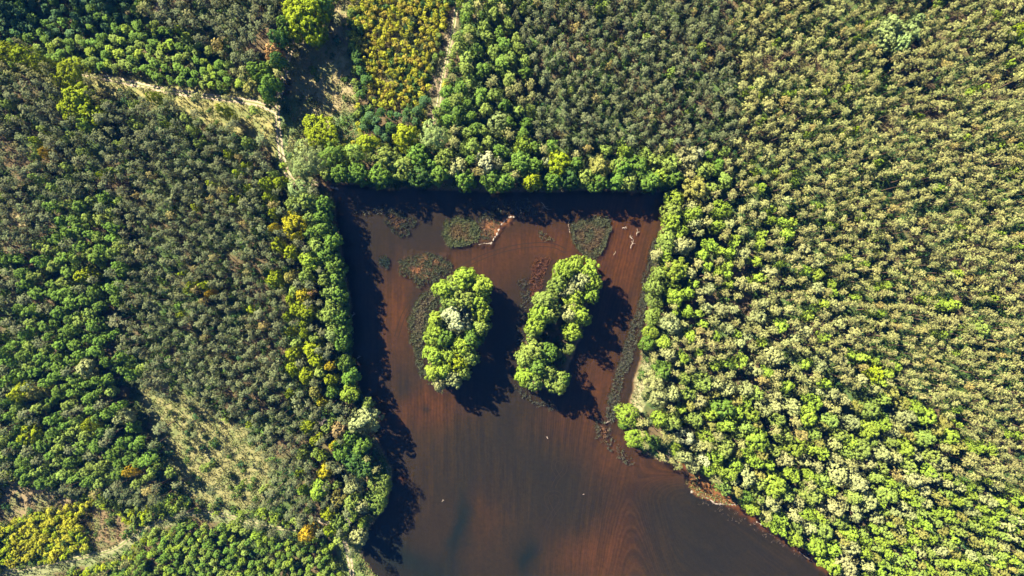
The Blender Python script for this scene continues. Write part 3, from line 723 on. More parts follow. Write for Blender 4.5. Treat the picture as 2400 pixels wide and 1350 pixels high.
NAMES = {'pine': 'pine_tree', 'broad': 'broadleaf_tree', 'slim': 'broadleaf_tree', 'puffy': 'broadleaf_tree', 'round': 'rounded_tree', 'willow': 'willow_tree', 'young': 'young_tree'}
for zone, lst in HAND.items():
    xs = [q[0] for q in lst]; ys = [q[1] for q in lst]
    for px, py, rp, kind, ck in lst:
        t = make_tree(px, py, rp * 1.08, kind, ck, jit=.07)
        if zone.startswith('isle'):
            t.h = min(16.0, max(t.h, 13.0) * 1.08) if rp > 15 else t.h
            t.r *= 1.14
        if kind == 'round' and zone in ('west', 'southwest', 'east', 'upper_left') and rp > 17 and ck != 'mid':
            t.h = 10.5 if zone != 'east' else 8.0
        if kind == 'round' and not (zone == 'east' and px < 1592) and (px, py) != (752, 308) and zone not in ('isle_left', 'isle_right', 'southwest') and rp > 8:
            t.h = 14.0
            t.x, t.y = at_height(px, py, t.h * .72)
        if zone == 'upper_left' and ck in ('mid', 'deep') or (px, py) in ((702, 40), (728, 70), (740, 25)):
            t.h = 18.5
            t.x, t.y = at_height(px, py, t.h * .72)
        t.hand = True; t.zone = zone
        u = (px - min(xs)) / max(1, max(xs) - min(xs)); v = (py - min(ys)) / max(1, max(ys) - min(ys))
        if zone == 'north':
            pos = 'left end' if u < .15 else 'left of centre' if u < .4 else 'centre' if u < .6 else 'right of centre' if u < .85 else 'right end'
            pos += ', water side' if py > 400 else ''
        elif zone in ('right_woods', 'upper_left', 'lower_left', 'southeast'):
            pos = ('upper' if v < .33 else 'middle' if v < .67 else 'lower') + ' ' + ('left' if u < .33 else 'centre' if u < .67 else 'right') + ' part'
        else:
            pos = 'top end' if v < .14 else 'upper part' if v < .38 else 'halfway down' if v < .62 else 'lower part' if v < .88 else 'bottom end'
            pos += ', left side' if u < .4 else ', right side' if u > .6 else ''
        size = 'big ' if rp >= 26 else 'small ' if rp <= 14 else ''
        form = {'broad': 'leafy tree', 'slim': 'slender leafy tree', 'puffy': 'puffy tree', 'round': 'rounded tree', 'willow': 'feathery willow'}[kind]
        t.label = f"{size}{COLNAME[ck]} {form} {PLACE[zone]}, {pos}"
        t.group = {'isle_left': 'trees of the left island', 'isle_right': 'trees of the right island', 'north': 'trees along the top bank', 'west': 'trees along the left bank', 'east': 'trees along the right bank',
                   'southwest': 'trees at the lower left shore', 'southeast': 'trees beside the lower right shore', 'upper_left': 'single trees of the upper left woods', 'lower_left': 'single trees of the lower left woods', 'right_woods': 'leafy trees among the right pines'}[zone]
        trees.append(t)

# stands filled with trees: outline in photo pixels (crown level), species [(weight, kind, colour, r_min, r_max, height or None)], where (for the label)
PINE_R = (1.0, 'pine', 'pine', 9.6, 12.4, None)
STANDS = [
    ('right', None, [(.93, 'pine', 'pine', 7.6, 12.2, None), (.07, 'slim', 'lime', 8, 12, 12)], 'in the dense pine woods right of the pond', 0),
    ('right_top', [(1200, -200), (1720, -200), (1720, 340), (1450, 345), (1240, 330), (1200, 150)], [(.95, 'pine', 'pine_grey', 7.4, 11.6, None), (.05, 'slim', 'light', 8, 12, 12)], 'in the dense pine stand above the pond', 0),
    ('right_mid', [(1640, 430), (1850, 430), (1960, 700), (2080, 900), (1960, 960), (1700, 900), (1600, 880), (1600, 660)], [(.50, 'pine', 'pine', 9.5, 14.0, None), (.32, 'slim', 'lime', 10, 16, None), (.18, 'slim', 'pale', 11, 16, None)], 'in the mixed wood behind the right bank', 0),
    ('se_mid', [(1600, 880), (1960, 940), (2100, 900), (2300, 1050), (2150, 1130), (2050, 1350), (1960, 1350), (1750, 1180), (1600, 1080)], [(.28, 'broad', 'lime', 14, 23, None), (.30, 'broad', 'light', 14, 23, None), (.26, 'broad', 'pale', 13, 22, None), (.08, 'slim', 'olive', 11, 16, None), (.08, 'pine', 'pine', 10, 14, None)], 'in the leafy wood beside the lower right shore', 0),
    ('se_young', [(2050, 1170), (2180, 1110), (2420, 1150), (2700, 1150), (2700, 1600), (2000, 1600), (1990, 1350)], [(.40, 'slim', 'lime', 9, 14, 12), (.28, 'slim', 'light', 9, 14, 12), (.18, 'slim', 'pale', 10, 15, 12), (.14, 'slim', 'olive', 9, 13, 12)], 'in the dense light green stand at the lower right', 0),
    ('nm_belt', [(1000, 300), (1060, 190), (1050, 100), (1100, -40), (1190, -40), (1250, 200), (1260, 330), (1500, 345), (1700, 350), (1700, 440), (770, 435), (690, 340), (850, 330)], [(.5, 'slim', 'light', 12, 18, None), (.3, 'slim', 'mid', 12, 18, None), (.2, 'pine', 'pine', 10, 13, None)], 'in the light green wood above the pond', 0),
    ('left', [(-300, 160), (640, 250), (670, 420), (800, 440), (830, 1290), (-300, 1290)], [(.85, 'pine', 'pine_grey', 8, 12.8, None), (.15, 'slim', 'light', 9, 13, 13)], 'in the pine stand left of the pond', 0),
    ('left_core', [(290, 330), (620, 350), (640, 560), (670, 700), (670, 900), (730, 960), (740, 1180), (600, 1120), (470, 980), (330, 830), (300, 600)], [(.965, 'pine', 'pine_grey', 7.8, 12.0, None), (.035, 'slim', 'bright', 8, 10, 12)], 'in the dense grey-green pine stand left of the pond', 0),
    ('left_green', [(110, 470), (270, 450), (290, 620), (300, 840), (330, 900), (340, 1000), (420, 1120), (330, 1140), (-300, 1130), (-300, 860), (60, 800), (70, 640)], [(.62, 'slim', 'mid', 11.5, 17, None), (.23, 'slim', 'light', 11, 15, None), (.15, 'pine', 'pine_grey', 11, 14, None)], 'in the green leafy wood at the far left', 0),
    ('left_west', [(-300, 520), (70, 560), (70, 800), (-300, 850)], [(.7, 'pine', 'pine_grey', 10.5, 14, None), (.3, 'slim', 'mid', 11, 14, None)], 'in the mixed wood at the left edge', 0),
    ('thin', [(400, 900), (520, 930), (600, 1030), (640, 1120), (560, 1130), (470, 1030)], [(.8, 'pine', 'pine_grey', 7.5, 10, 11), (.2, 'young', 'light', 7, 9, None)], 'in the thin pines beside the pale glade', 0),
    ('ul_brush', [(60, 100), (330, 40), (430, 60), (560, 170), (600, 230), (200, 170), (110, 150)], [(.45, 'slim', 'mid', 9, 12, 6), (.3, 'slim', 'light', 9, 12, 6), (.25, 'slim', 'lime', 8, 12, 5.5)], 'in the green thicket above the sandy track', 0),
    ('ul_pines', [(380, -60), (640, -60), (660, 40), (650, 170), (600, 180), (520, 130), (470, 100), (380, 60)], [(.97, 'pine', 'pine_grey', 11, 14, None), (.03, 'slim', 'bright', 8, 10, 12)], 'in the dark pines at the top left', 0),
    ('ul_dark', [(-300, -60), (320, -40), (320, 60), (60, 100), (-300, 100)], [(.6, 'slim', 'teal', 8, 12, 5), (.4, 'slim', 'mid', 8, 12, 5)], 'in the shaded thicket in the top left corner', 0),
    ('sap_margin', [(690, -140), (1085, -140), (1062, 150), (1012, 300), (930, 345), (840, 345), (690, 345)], [(.6, 'young', 'light', 6, 9, None), (.4, 'young', 'sap_yellow', 6, 9, None)], 'in the low growth around the yellow saplings', 0),
    ('ll_margin', [(-100, 1120), (110, 1140), (220, 1150), (340, 1185), (430, 1185), (410, 1250), (250, 1345), (-100, 1400)], [(.6, 'young', 'light', 6, 9, None), (.4, 'young', 'bright', 6, 9, None)], 'in the low growth at the lower left', 0),
    ('sap', [(828, 40), (880, -60), (1052, -60), (1034, 60), (1010, 150), (1004, 215), (960, 255), (900, 262), (866, 240), (850, 150)], [(.68, 'young', 'sap_yellow', 3.8, 8.5, None), (.32, 'young', 'sap_gold', 3.8, 8, None)], 'in the yellow sapling plantation at the top', 0),
    ('sap_green', [(832, 120), (852, 130), (868, 240), (840, 245)], [(1, 'slim', 'deep', 9, 12, 6)], 'in the dark green strip beside the yellow saplings', 0),
    ('blue_clump', [(842, 245), (900, 262), (960, 255), (1000, 225), (992, 290), (940, 325), (900, 345), (846, 315)], [(.8, 'slim', 'teal', 9, 13, 8), (.2, 'slim', 'deep', 9, 12, 8)], 'in the bluish green clump below the yellow saplings', 0),
    ('ll_sap', [(-100, 1250), (60, 1215), (120, 1180), (215, 1175), (235, 1235), (225, 1285), (150, 1310), (-100, 1345)], [(.7, 'young', 'sap_yellow', 7, 10.5, None), (.3, 'young', 'bright', 7, 10, None)], 'in the yellow-green thicket at the lower left', 0),
    ('ll_plant', [(345, 1260), (400, 1215), (470, 1205), (640, 1240), (740, 1260), (800, 1290), (800, 1350), (800, 1500), (200, 1500), (240, 1360), (320, 1310)], [(.45, 'slim', 'mid', 6, 9.5, 6.5), (.3, 'slim', 'light', 6, 9.5, 6.5), (.25, 'slim', 'lime', 6, 9.5, 6.5)], 'in the dense young green stand at the bottom left', 0),
    ('ll_fringe', [(340, 1240), (400, 1160), (560, 1185), (700, 1215), (700, 1240), (560, 1215), (430, 1190)], [(.6, 'young', 'light', 7, 10, None), (.4, 'young', 'lime', 7, 10, None)], 'in the low bushes along the lower left track', 0),
    ('tl_tall', [(-500, -400), (320, -400), (300, -70), (-60, -30), (-120, 60), (-500, 60)], [(1, 'pine', 'pine_grey', 12, 16, 22)], 'beyond the top left corner', 0),
]
stand_polys = [np.array(s_[1], float) if s_[1] else None for s_ in STANDS]
GAPS = [poly_w(p) for p in ([(1690, 40), (1700, 200), (1712, 335), (1790, 345)], [(2032, -40), (2042, 110), (2030, 200), (2022, 330)], [(2028, 380), (2034, 480)], [(2200, 705), (2380, 745)],
                            [(1900, 870), (2060, 960)], [(280, 640), (305, 840), (345, 960)], [(1960, 640), (1990, 700), (2090, 705)], [(1660, 560), (1650, 500)], [(1200, 130), (1230, 240)])]
GAPW = [1.6, 1.5, 1.6, 1.4, 2.2, 2.2, 1.3, 1.8, 1.0]
NOTREE = ['meadow', 'glade', 'heath', 'dark_heath', 'lane', 'track_verge', 'road_side', 'west_lane', 'east_shore', 'south_spit', 'fringe_track']

ncand = 70000
cx = R_.uniform(-260, 2660, ncand); cy = R_.uniform(-240, 1590, ncand)
zid = np.zeros(ncand, int)
for i, sp_ in enumerate(stand_polys):
    if sp_ is not None:
        zid[sd_poly(cx, cy, sp_) > 0] = i
# ground point for a middling crown height, and what lies there
hz_guess = np.array([11.5 if STANDS[i][2][0][5] is None and STANDS[i][2][0][1] != 'young' else 4.5 for i in zid])
kx = (cx - 1200) * S * (1 - hz_guess / H); ky = (675 - cy) * S * (1 - hz_guess / H)
ok = land_sd(kx, ky) > 1.2
ok &= sd_poly(kx, ky, isle1_w) < -1
ok &= sd_poly(kx, ky, isle2_w) < -1
stray = R_.random(ncand)
for k in NOTREE:
    ok &= (sd_poly(kx, ky, clear_w[k]) < .4) | (stray < {'track_verge': .05, 'glade': .012}.get(k, 0))
ok &= sd_poly(kx, ky, ORANGE_SHORE) < -.5
for (Q, wd) in track_lines:
    ok &= d_line(kx, ky, Q) > wd * .5 + .9
for g_, w_ in zip(GAPS, GAPW):
    ok &= d_line(kx, ky, g_) > w_
thin_n = fbm(cx, cy, 60, 17)
cell = 24.0
hashg = {}
def near_ok(px, py, rp, f):
    i0, j0 = int(px // cell), int(py // cell)
    rr = int(math.ceil((rp + 40) / cell))
    for i in range(i0 - rr, i0 + rr + 1):
        for j in range(j0 - rr, j0 + rr + 1):
            for (qx, qy, qr) in hashg.get((i, j), ()):
                d = (rp + qr) * f
                if (qx - px) ** 2 + (qy - py) ** 2 < d * d:
                    return False
    return True
def put(px, py, rp):
    hashg.setdefault((int(px // cell), int(py // cell)), []).append((px, py, rp))
for t in trees:
    put(t.px, t.py, t.rp * .9)
fill = []
for i in range(ncand):
    if not ok[i]:
        continue
    st = STANDS[zid[i]]
    if thin_n[i] < .285 and st[0] in ('right', 'right_mid', 'se_mid', 'nm_belt', 'left_green', 'left') and random.random() < .85:
        continue
    u = random.random(); acc = 0
    for wgt, kind, ck, r0, r1, hh in st[2]:
        acc += wgt
        if u <= acc:
            break
    rp = random.uniform(r0, r1)
    if kind == 'pine' and random.random() < .07:
        rp *= random.uniform(1.2, 1.55)
    f = .84 if st[0] not in ('thin', 'se_mid') else (1.02 if st[0] == 'thin' else .76)
    if kind == 'young':
        f = .66
    if thin_n[i] < .30 and kind == 'pine':
        f *= 1.12
    if not near_ok(cx[i], cy[i], rp, f):
        continue
    put(cx[i], cy[i], rp)
    if kind == 'pine':
        h = hh * random.uniform(.9, 1.1) if hh else random.uniform(13.6, 17.8)
    else:
        h = hh * random.uniform(.85, 1.15) if hh else None
        if kind == 'slim' and hh is None:
            h = random.uniform(11.5, 15)
    if ck == 'pine' and cx[i] > 1900:
        pass
    t = make_tree(cx[i], cy[i], rp * 1.06, kind, ck, h, .12)
    if kind == 'pine' and random.random() < .035:
        q = random.uniform(.3, 1)
        t.tint = tuple(a * (1 - q) + b * q for a, b in zip(t.tint, (.20, .16, .05)))
    t.zone = st[0]
    t.label = st[3]
    fill.append(t)
trees += fill
X = np.array([t.x for t in trees]); Y = np.array([t.y for t in trees])
Zg = ground_z(X, Y)
for t, z in zip(trees, Zg):
    t.z = float(max(z, -.1))

# ------------------------------------------------------------------ which trees become objects of their own
in_view = lambda t: 4 < t.px < 2396 and 4 < t.py < 1346
indiv, rest = [], {}
by_name = {}
for t in trees:
    by_name.setdefault(NAMES[t.kind], []).append(t)
for nm, lst in by_name.items():
    lst.sort(key=lambda t: (not t.hand, not in_view(t), -t.rp))
    n = 0
    for t in lst:
        t.name = nm
        if in_view(t) and n < 296:
            indiv.append(t); n += 1
        else:
            rest.setdefault(nm, []).append(t)

ZBOX = {}
for t in indiv:
    if not t.hand:
        b_ = ZBOX.setdefault(t.zone, [9e9, -9e9, 9e9, -9e9])
        b_[0] = min(b_[0], t.px); b_[1] = max(b_[1], t.px); b_[2] = min(b_[2], t.py); b_[3] = max(b_[3], t.py)
for t in indiv:
    if not t.hand:
        c_ = 'yellow' if t.ckey.startswith('sap') else COLNAME[t.ckey]
        f_ = {'pine': 'pine with a tufted rounded crown', 'broad': 'leafy tree', 'slim': 'leafy tree', 'young': 'young sapling'}[t.kind]
        where = t.label
        if t.kind == 'pine':
            row = 'near the top edge' if t.py < 200 else 'above pond level' if t.py < 440 else 'level with the islands' if t.py < 930 else 'below island level' if t.py < 1180 else 'near the bottom edge'
            if t.zone in ('right', 'right_top'):
                row += ', right edge' if t.px > 2150 else ', middle' if t.px > 1850 else ', pond side'
            where = {'right_mid': 'in the mixed right bank wood', 'ul_pines': 'in the dark top left pines', 'se_mid': 'in the lower right leafy wood', 'nm_belt': 'in the wood above the pond', 'left_green': 'in the far left leafy wood', 'left_west': 'in the left edge wood', 'thin': 'in the thin pines by the glade', 'right': 'in the right pine woods', 'right_top': 'in the pine stand above the pond', 'left': 'in the left pine woods', 'left_core': 'in the dense left pine stand'}.get(t.zone, where) + ', ' + row
        elif t.zone in ZBOX:
            x0, x1, y0, y1 = ZBOX[t.zone]
            u, v = (t.px - x0) / max(1, x1 - x0), (t.py - y0) / max(1, y1 - y0)
            part_ = ', ' + ('upper' if v < .33 else 'middle' if v < .67 else 'lower') + ' ' + ('left' if u < .33 else 'centre' if u < .67 else 'right')
            if len((c_ + ' ' + f_ + ' ' + where + part_).split()) <= 16:
                where += part_
        t.label = f"{'large ' if t.kind == 'pine' and t.rp > 13.6 else ''}{c_} {f_.split(' with')[0]} {where}"
        t.group = f"{f_.split(' with')[0]}s {where}"
ORD = ['first', 'second', 'third', 'fourth', 'fifth', 'sixth', 'seventh', 'eighth', 'ninth']
same = {}
for t in indiv:
    if t.hand:
        same.setdefault(t.label, []).append(t)
for lab, lst in same.items():
    if len(lst) > 1:
        vert = max(q.py for q in lst) - min(q.py for q in lst) > max(q.px for q in lst) - min(q.px for q in lst)
        lst.sort(key=lambda q: q.py if vert else q.px)
        for i, t in enumerate(lst):
            if len(lst) == 2:
                o = ('upper' if vert else 'left') if i == 0 else ('lower' if vert else 'right')
                t.label = f"{lab}, {o} of two"
            else:
                t.label = f"{lab}, {ORD[i]} from {'top' if vert else 'left'}"

def build_tree(t):
    protos, R0, h0 = PROTO[t.kind]
    cm, tm = protos[t.var % len(protos)]
    root = add_obj(t.name, None, loc=(t.x, t.y, t.z), label=t.label, category=t.name.replace('_', ' ').replace('broadleaf ', '').replace('rounded ', '').replace('young tree', 'sapling').replace('willow tree', 'willow').replace('pine tree', 'pine'))
    root.empty_display_size = .5
    if t.group:
        root['group'] = t.group
    root.rotation_euler = (t.lean[0], t.lean[1], t.rot)
    root.scale = (t.r / R0 * t.asp, t.r / R0 / t.asp, t.h / h0)
    c_ = add_obj('crown', cm, root)
    c_['tint'] = list(t.tint)
    add_obj('trunk', tm, root)
for t in indiv:
    build_tree(t)

for px, py, rp, lab in DEAD:
    h = 10.0
    lying = 'lying' in lab
    x, y = at_height(px, py, .5 if lying else h * .8)
    root = add_obj('dead_tree', None, loc=(x, y, float(ground_z([x], [y])[0]) if not lying else .15), label=lab, category='dead tree')
    sc_ = rp * S / 2.3
    root.scale = (sc_, sc_, h / 11 if not lying else .55)
    root.rotation_euler = (0, 1.45, -.6) if lying else (0, 0, px * .7)
    dm = dead_meshes[px % 3]
    add_obj('bare_branches', dm, root)

# ------------------------------------------------------------------ the rest of the woods (too many to count): points with instanced trees
def proto_collection(kind_list):
    c = bpy.data.collections.new('plant_forms_' + '_'.join(kind_list))
    idx = {}
    n = 0
    for kd in kind_list:
        for v, (cm, tm) in enumerate(PROTO[kd][0]):
            V = np.zeros(len(cm.vertices) * 3, np.float32); cm.vertices.foreach_get('co', V); V = V.reshape(-1, 3)
            F = np.zeros(len(cm.loops), np.int32); cm.loops.foreach_get('vertex_index', F); F = F.reshape(-1, 4)
            lv = np.zeros(len(V), np.float32); cm.attributes['lv'].data.foreach_get('value', lv)
            mats = [cm.materials[0]]
            nf = len(F)
            if tm is not None:
                V2 = np.zeros(len(tm.vertices) * 3, np.float32); tm.vertices.foreach_get('co', V2); V2 = V2.reshape(-1, 3)
                F2 = np.zeros(len(tm.loops), np.int32); tm.loops.foreach_get('vertex_index', F2); F2 = F2.reshape(-1, 4)
                F = np.vstack([F, F2 + len(V)]); V = np.vstack([V, V2]); lv = np.concatenate([lv, np.ones(len(V2), np.float32)])
                mats.append(tm.materials[0])
            me = mesh_from('plant_form', V, F, mats, {'lv': ('FLOAT', lv)})
            mi = np.zeros(len(F), np.int32); mi[nf:] = 1
            me.polygons.foreach_set('material_index', mi)
            o = bpy.data.objects.new(f'plant_form_{kd}_{n:03d}', me)
            c.objects.link(o)
            idx.setdefault(kd, []).append((o.name, n)); n += 1
    names = sorted(o.name for o in c.objects)
    return c, {kd: [names.index(nm_) for nm_, _ in l] for kd, l in idx.items()}

def scatter_group(name, coll):
    ng = bpy.data.node_groups.new(name, 'GeometryNodeTree')
    ng.interface.new_socket('Geometry', in_out='INPUT', socket_type='NodeSocketGeometry')
    ng.interface.new_socket('Geometry', in_out='OUTPUT', socket_type='NodeSocketGeometry')
    gi = ng.nodes.new('NodeGroupInput'); go = ng.nodes.new('NodeGroupOutput')
    ip = ng.nodes.new('GeometryNodeInstanceOnPoints')
    ci = ng.nodes.new('GeometryNodeCollectionInfo')
    ci.inputs['Collection'].default_value = coll
    ci.inputs['Separate Children'].default_value = True
    ci.inputs['Reset Children'].default_value = True
    def na(nm, tp):
        n_ = ng.nodes.new('GeometryNodeInputNamedAttribute'); n_.data_type = tp
        n_.inputs['Name'].default_value = nm
        return n_.outputs['Attribute']
    ip.inputs['Pick Instance'].default_value = True
    L = ng.links.new
    L(gi.outputs[0], ip.inputs['Points']); L(ci.outputs[0], ip.inputs['Instance'])
    L(na('form', 'INT'), ip.inputs['Instance Index'])
    L(na('turn', 'FLOAT_VECTOR'), ip.inputs['Rotation'])
    L(na('size', 'FLOAT_VECTOR'), ip.inputs['Scale'])
    L(ip.outputs[0], go.inputs[0])
    return ng

def scatter(name, pts, form, turn, size, tint, coll, **props):
    me = bpy.data.meshes.new(name)
    me.vertices.add(len(pts)); me.vertices.foreach_set('co', np.asarray(pts, np.float32).ravel())
    for nm, tp, arr in (('form', 'INT', np.asarray(form, np.int32)), ('turn', 'FLOAT_VECTOR', turn), ('size', 'FLOAT_VECTOR', size), ('tint', 'FLOAT_VECTOR', tint)):
        a = me.attributes.new(nm, tp, 'POINT')
        a.data.foreach_set('value' if tp == 'INT' else 'vector', np.asarray(arr, np.int32 if tp == 'INT' else np.float32).ravel())
    o = add_obj(name, me, kind='stuff', **props)
    md = o.modifiers.new('scatter', 'NODES')
    md.node_group = scatter_group(name + '_scatter', coll)
    return o

REST = {'pine_tree': ('pine_woods', 'countless further grey-green pines filling the woods on both sides', 'pine woods'), 'broadleaf_tree': ('leafy_woods', 'countless further green leafy trees between the pines and along the edges', 'woods'),
        'young_tree': ('sapling_thicket', 'further yellow-green saplings of the thickets', 'saplings'), 'rounded_tree': ('rounded_trees_rest', 'further rounded trees', 'woods'), 'willow_tree': ('willow_rest', 'further willows', 'woods')}
for nm, lst in rest.items():
    kinds = sorted({t.kind for t in lst})
    coll, idx = proto_collection(kinds)
    form = [idx[t.kind][t.var % len(idx[t.kind])] for t in lst]
    size = [(t.r / PROTO[t.kind][1] * t.asp, t.r / PROTO[t.kind][1] / t.asp, t.h / PROTO[t.kind][2]) for t in lst]
    n_, lb, ct = REST[nm]
    scatter(n_, [(t.x, t.y, t.z) for t in lst], form, [(t.lean[0], t.lean[1], t.rot) for t in lst], size, [t.tint for t in lst], coll, label=lb, category=ct)

# undergrowth below and between the trees
nb = 26000
bx, by = R_.uniform(-222, 222, nb), R_.uniform(-140, 140, nb)
bsd = land_sd(bx, by)
okb = (bsd > .6) & (sd_poly(bx, by, ORANGE_SHORE) < -.2)
for k in NOTREE:
    dd = sd_poly(bx, by, clear_w[k])
    okb &= (dd < 0) | (R_.random(nb) < (.20 if k in ('glade', 'heath') else .14))
for (Q, wd) in track_lines:
    okb &= d_line(bx, by, Q) > wd * .5 + .5
okb &= fbm(bx, by, 10, 61) > .34
bx, by, bsd = bx[okb], by[okb], bsd[okb]
bz = ground_z(bx, by, bsd) - .05
coll, idx = proto_collection(['bush'])
nb = len(bx)
sz = R_.uniform(.45, 1.15, nb)[:, None] * np.stack([np.ones(nb), np.ones(nb), R_.uniform(.6, 1.5, nb)], 1)
mixv = fbm(bx, by, 14, 67)[:, None] + R_.normal(0, .12, (nb, 1))
tb_ = np.where(mixv > .55, np.array([[.07, .125, .026]]), np.where(mixv > .42, np.array([[.036, .080, .028]]), np.array([[.055, .075, .028]]))) * R_.uniform(.75, 1.25, (nb, 1))
scatter('undergrowth', np.stack([bx, by, bz], 1), R_.integers(0, 5, nb), np.stack([np.zeros(nb), np.zeros(nb), R_.uniform(0, 6.28, nb)], 1), sz, tb_, coll, label='low green bushes and brambles on the forest floor', category='undergrowth')

# ------------------------------------------------------------------ grass in the clearings, reeds in the pond
def blades(pts, z, n_each, h, spread, width, cols, rng):
    """tufts of thin upright blades, one joined mesh"""
    n = len(pts)
    k = n * n_each
    base = np.repeat(np.column_stack([pts, z]), n_each, 0)
    a = rng.uniform(0, 6.283, k)
    rr = rng.uniform(0, spread * .4, k)
    base[:, 0] += np.cos(a) * rr; base[:, 1] += np.sin(a) * rr
    hh = np.repeat(rng.uniform(.6, 1.25, n), n_each) * rng.uniform(.6, 1.1, k) * h
    lean = rng.uniform(.15, .95, k) * hh
    tip = base + np.stack([np.cos(a) * lean, np.sin(a) * lean, hh], 1)
    side = np.stack([-np.sin(a), np.cos(a), np.zeros(k)], 1) * (width * rng.uniform(.6, 1.4, k))[:, None]
    mid = base * .45 + tip * .55 + np.stack([np.zeros(k), np.zeros(k), hh * .12], 1)
    V = np.stack([base - side * .5, base + side * .5, mid + side, tip, mid - side], 1).reshape(-1, 3)
    i0 = np.arange(k) * 5
    F = np.vstack([np.stack([i0, i0 + 1, i0 + 2, i0 + 4], 1), np.stack([i0 + 4, i0 + 2, i0 + 3, i0 + 3], 1)])
    c = np.repeat(np.repeat(cols, n_each, 0) * rng.uniform(.75, 1.25, (k, 1)), 5, 0)
    return V, F, c

M_grass, nt, out = new_mat('grass_blades')
at = N(nt, 'ShaderNodeAttribute', attribute_type='GEOMETRY', attribute_name='blade')
p = N(nt, 'ShaderNodeBsdfPrincipled'); p.inputs['Roughness'].default_value = .7; p.inputs['Specular IOR Level'].default_value = .2
nt.links.new(at.outputs['Color'], p.inputs['Base Color'])
tl = N(nt, 'ShaderNodeBsdfTranslucent'); nt.links.new(at.outputs['Color'], tl.inputs['Color'])
mx = N(nt, 'ShaderNodeMixShader'); mx.inputs[0].default_value = .2
nt.links.new(p.outputs[0], mx.inputs[1]); nt.links.new(tl.outputs[0], mx.inputs[2]); nt.links.new(mx.outputs[0], out.inputs[0])

def blade_object(name, V, F, c, **props):
    tri = F[:, 2] != F[:, 3]
    me = bpy.data.meshes.new(name)
    Fq, Ft = F[tri], F[~tri][:, :3]
    nl = Fq.size + Ft.size
    me.vertices.add(len(V)); me.vertices.foreach_set('co', np.asarray(V, np.float32).ravel())
    me.loops.add(nl); me.loops.foreach_set('vertex_index', np.concatenate([Fq.ravel(), Ft.ravel()]).astype(np.int32))
    me.polygons.add(len(Fq) + len(Ft))
    me.polygons.foreach_set('loop_start', np.concatenate([np.arange(len(Fq)) * 4, Fq.size + np.arange(len(Ft)) * 3]).astype(np.int32))
    me.update(calc_edges=True)
    a = me.attributes.new('blade', 'FLOAT_COLOR', 'POINT')
    a.data.foreach_set('color', np.column_stack([c, np.ones(len(c))]).astype(np.float32).ravel())
    me.materials.append(M_grass)
    return add_obj(name, me, kind='stuff', **props)

def pts_in(poly, per_m2, rng, ragged=1.2, clump=.35):
    mn, mxx = poly.min(0) - 1.5, poly.max(0) + 1.5
    n = int((mxx - mn).prod() * per_m2)
    q = rng.uniform(mn, mxx, (n, 2))
    k = sd_poly(q[:, 0], q[:, 1], poly) + (fbm(q[:, 0], q[:, 1], 4, 83) - .5) * 2 * ragged > 0
    k &= fbm(q[:, 0], q[:, 1], 2.2, 87) > clump
    return q[k]

GRASSC = {'meadow': ((.27, .215, .10), 1.6), 'meadow_green': ((.12, .19, .06), 1.6), 'glade': ((.21, .195, .075), 1.8), 'heath': ((.17, .115, .06), 1.8), 'dark_heath': ((.17, .13, .07), 1.0), 'lane': ((.20, .155, .09), 1.6),
          'track_verge': ((.24, .22, .07), 1.5), 'west_lane': ((.25, .21, .09), 1.5), 'road_side': ((.12, .17, .05), 1.2), 'east_shore': ((.24, .22, .12), 2.0), 'south_spit': ((.18, .22, .05), 2.0), 'fringe_track': ((.17, .19, .08), 1.4)}
VV, FF, CC, off = [], [], [], 0
clear_w['sapling_ground'] = poly_w(STANDS[[z_[0] for z_ in STANDS].index('sap')][1]); clear_w['thicket_ground'] = poly_w(STANDS[[z_[0] for z_ in STANDS].index('ll_sap')][1])
GRASSC['sapling_ground'] = ((.24, .21, .045), 2.2); GRASSC['thicket_ground'] = ((.20, .19, .04), 1.5)
for k, (cl, dn) in GRASSC.items():
    q = pts_in(clear_w[k], dn, R_, 1.5, .30)
    keepq = np.ones(len(q), bool)
    for (Q, wd) in track_lines:
        keepq &= d_line(q[:, 0], q[:, 1], Q) > wd * .42
    q = q[keepq]
    mixg = sm((fbm(q[:, 0], q[:, 1], 6, 89) - .40) / .2)[:, None]
    cols = np.array(cl) * (1 - .6 * mixg) + np.array((.10, .155, .045)) * .6 * mixg
    V, F, c = blades(q, ground_z(q[:, 0], q[:, 1]), 5, .6, .9, .11, cols, R_)
    VV.append(V); FF.append(F + off); CC.append(c); off += len(V)
blade_object('grass', np.vstack(VV), np.vstack(FF), np.vstack(CC), label='dry and green grass tufts of the clearings and verges', category='grass')

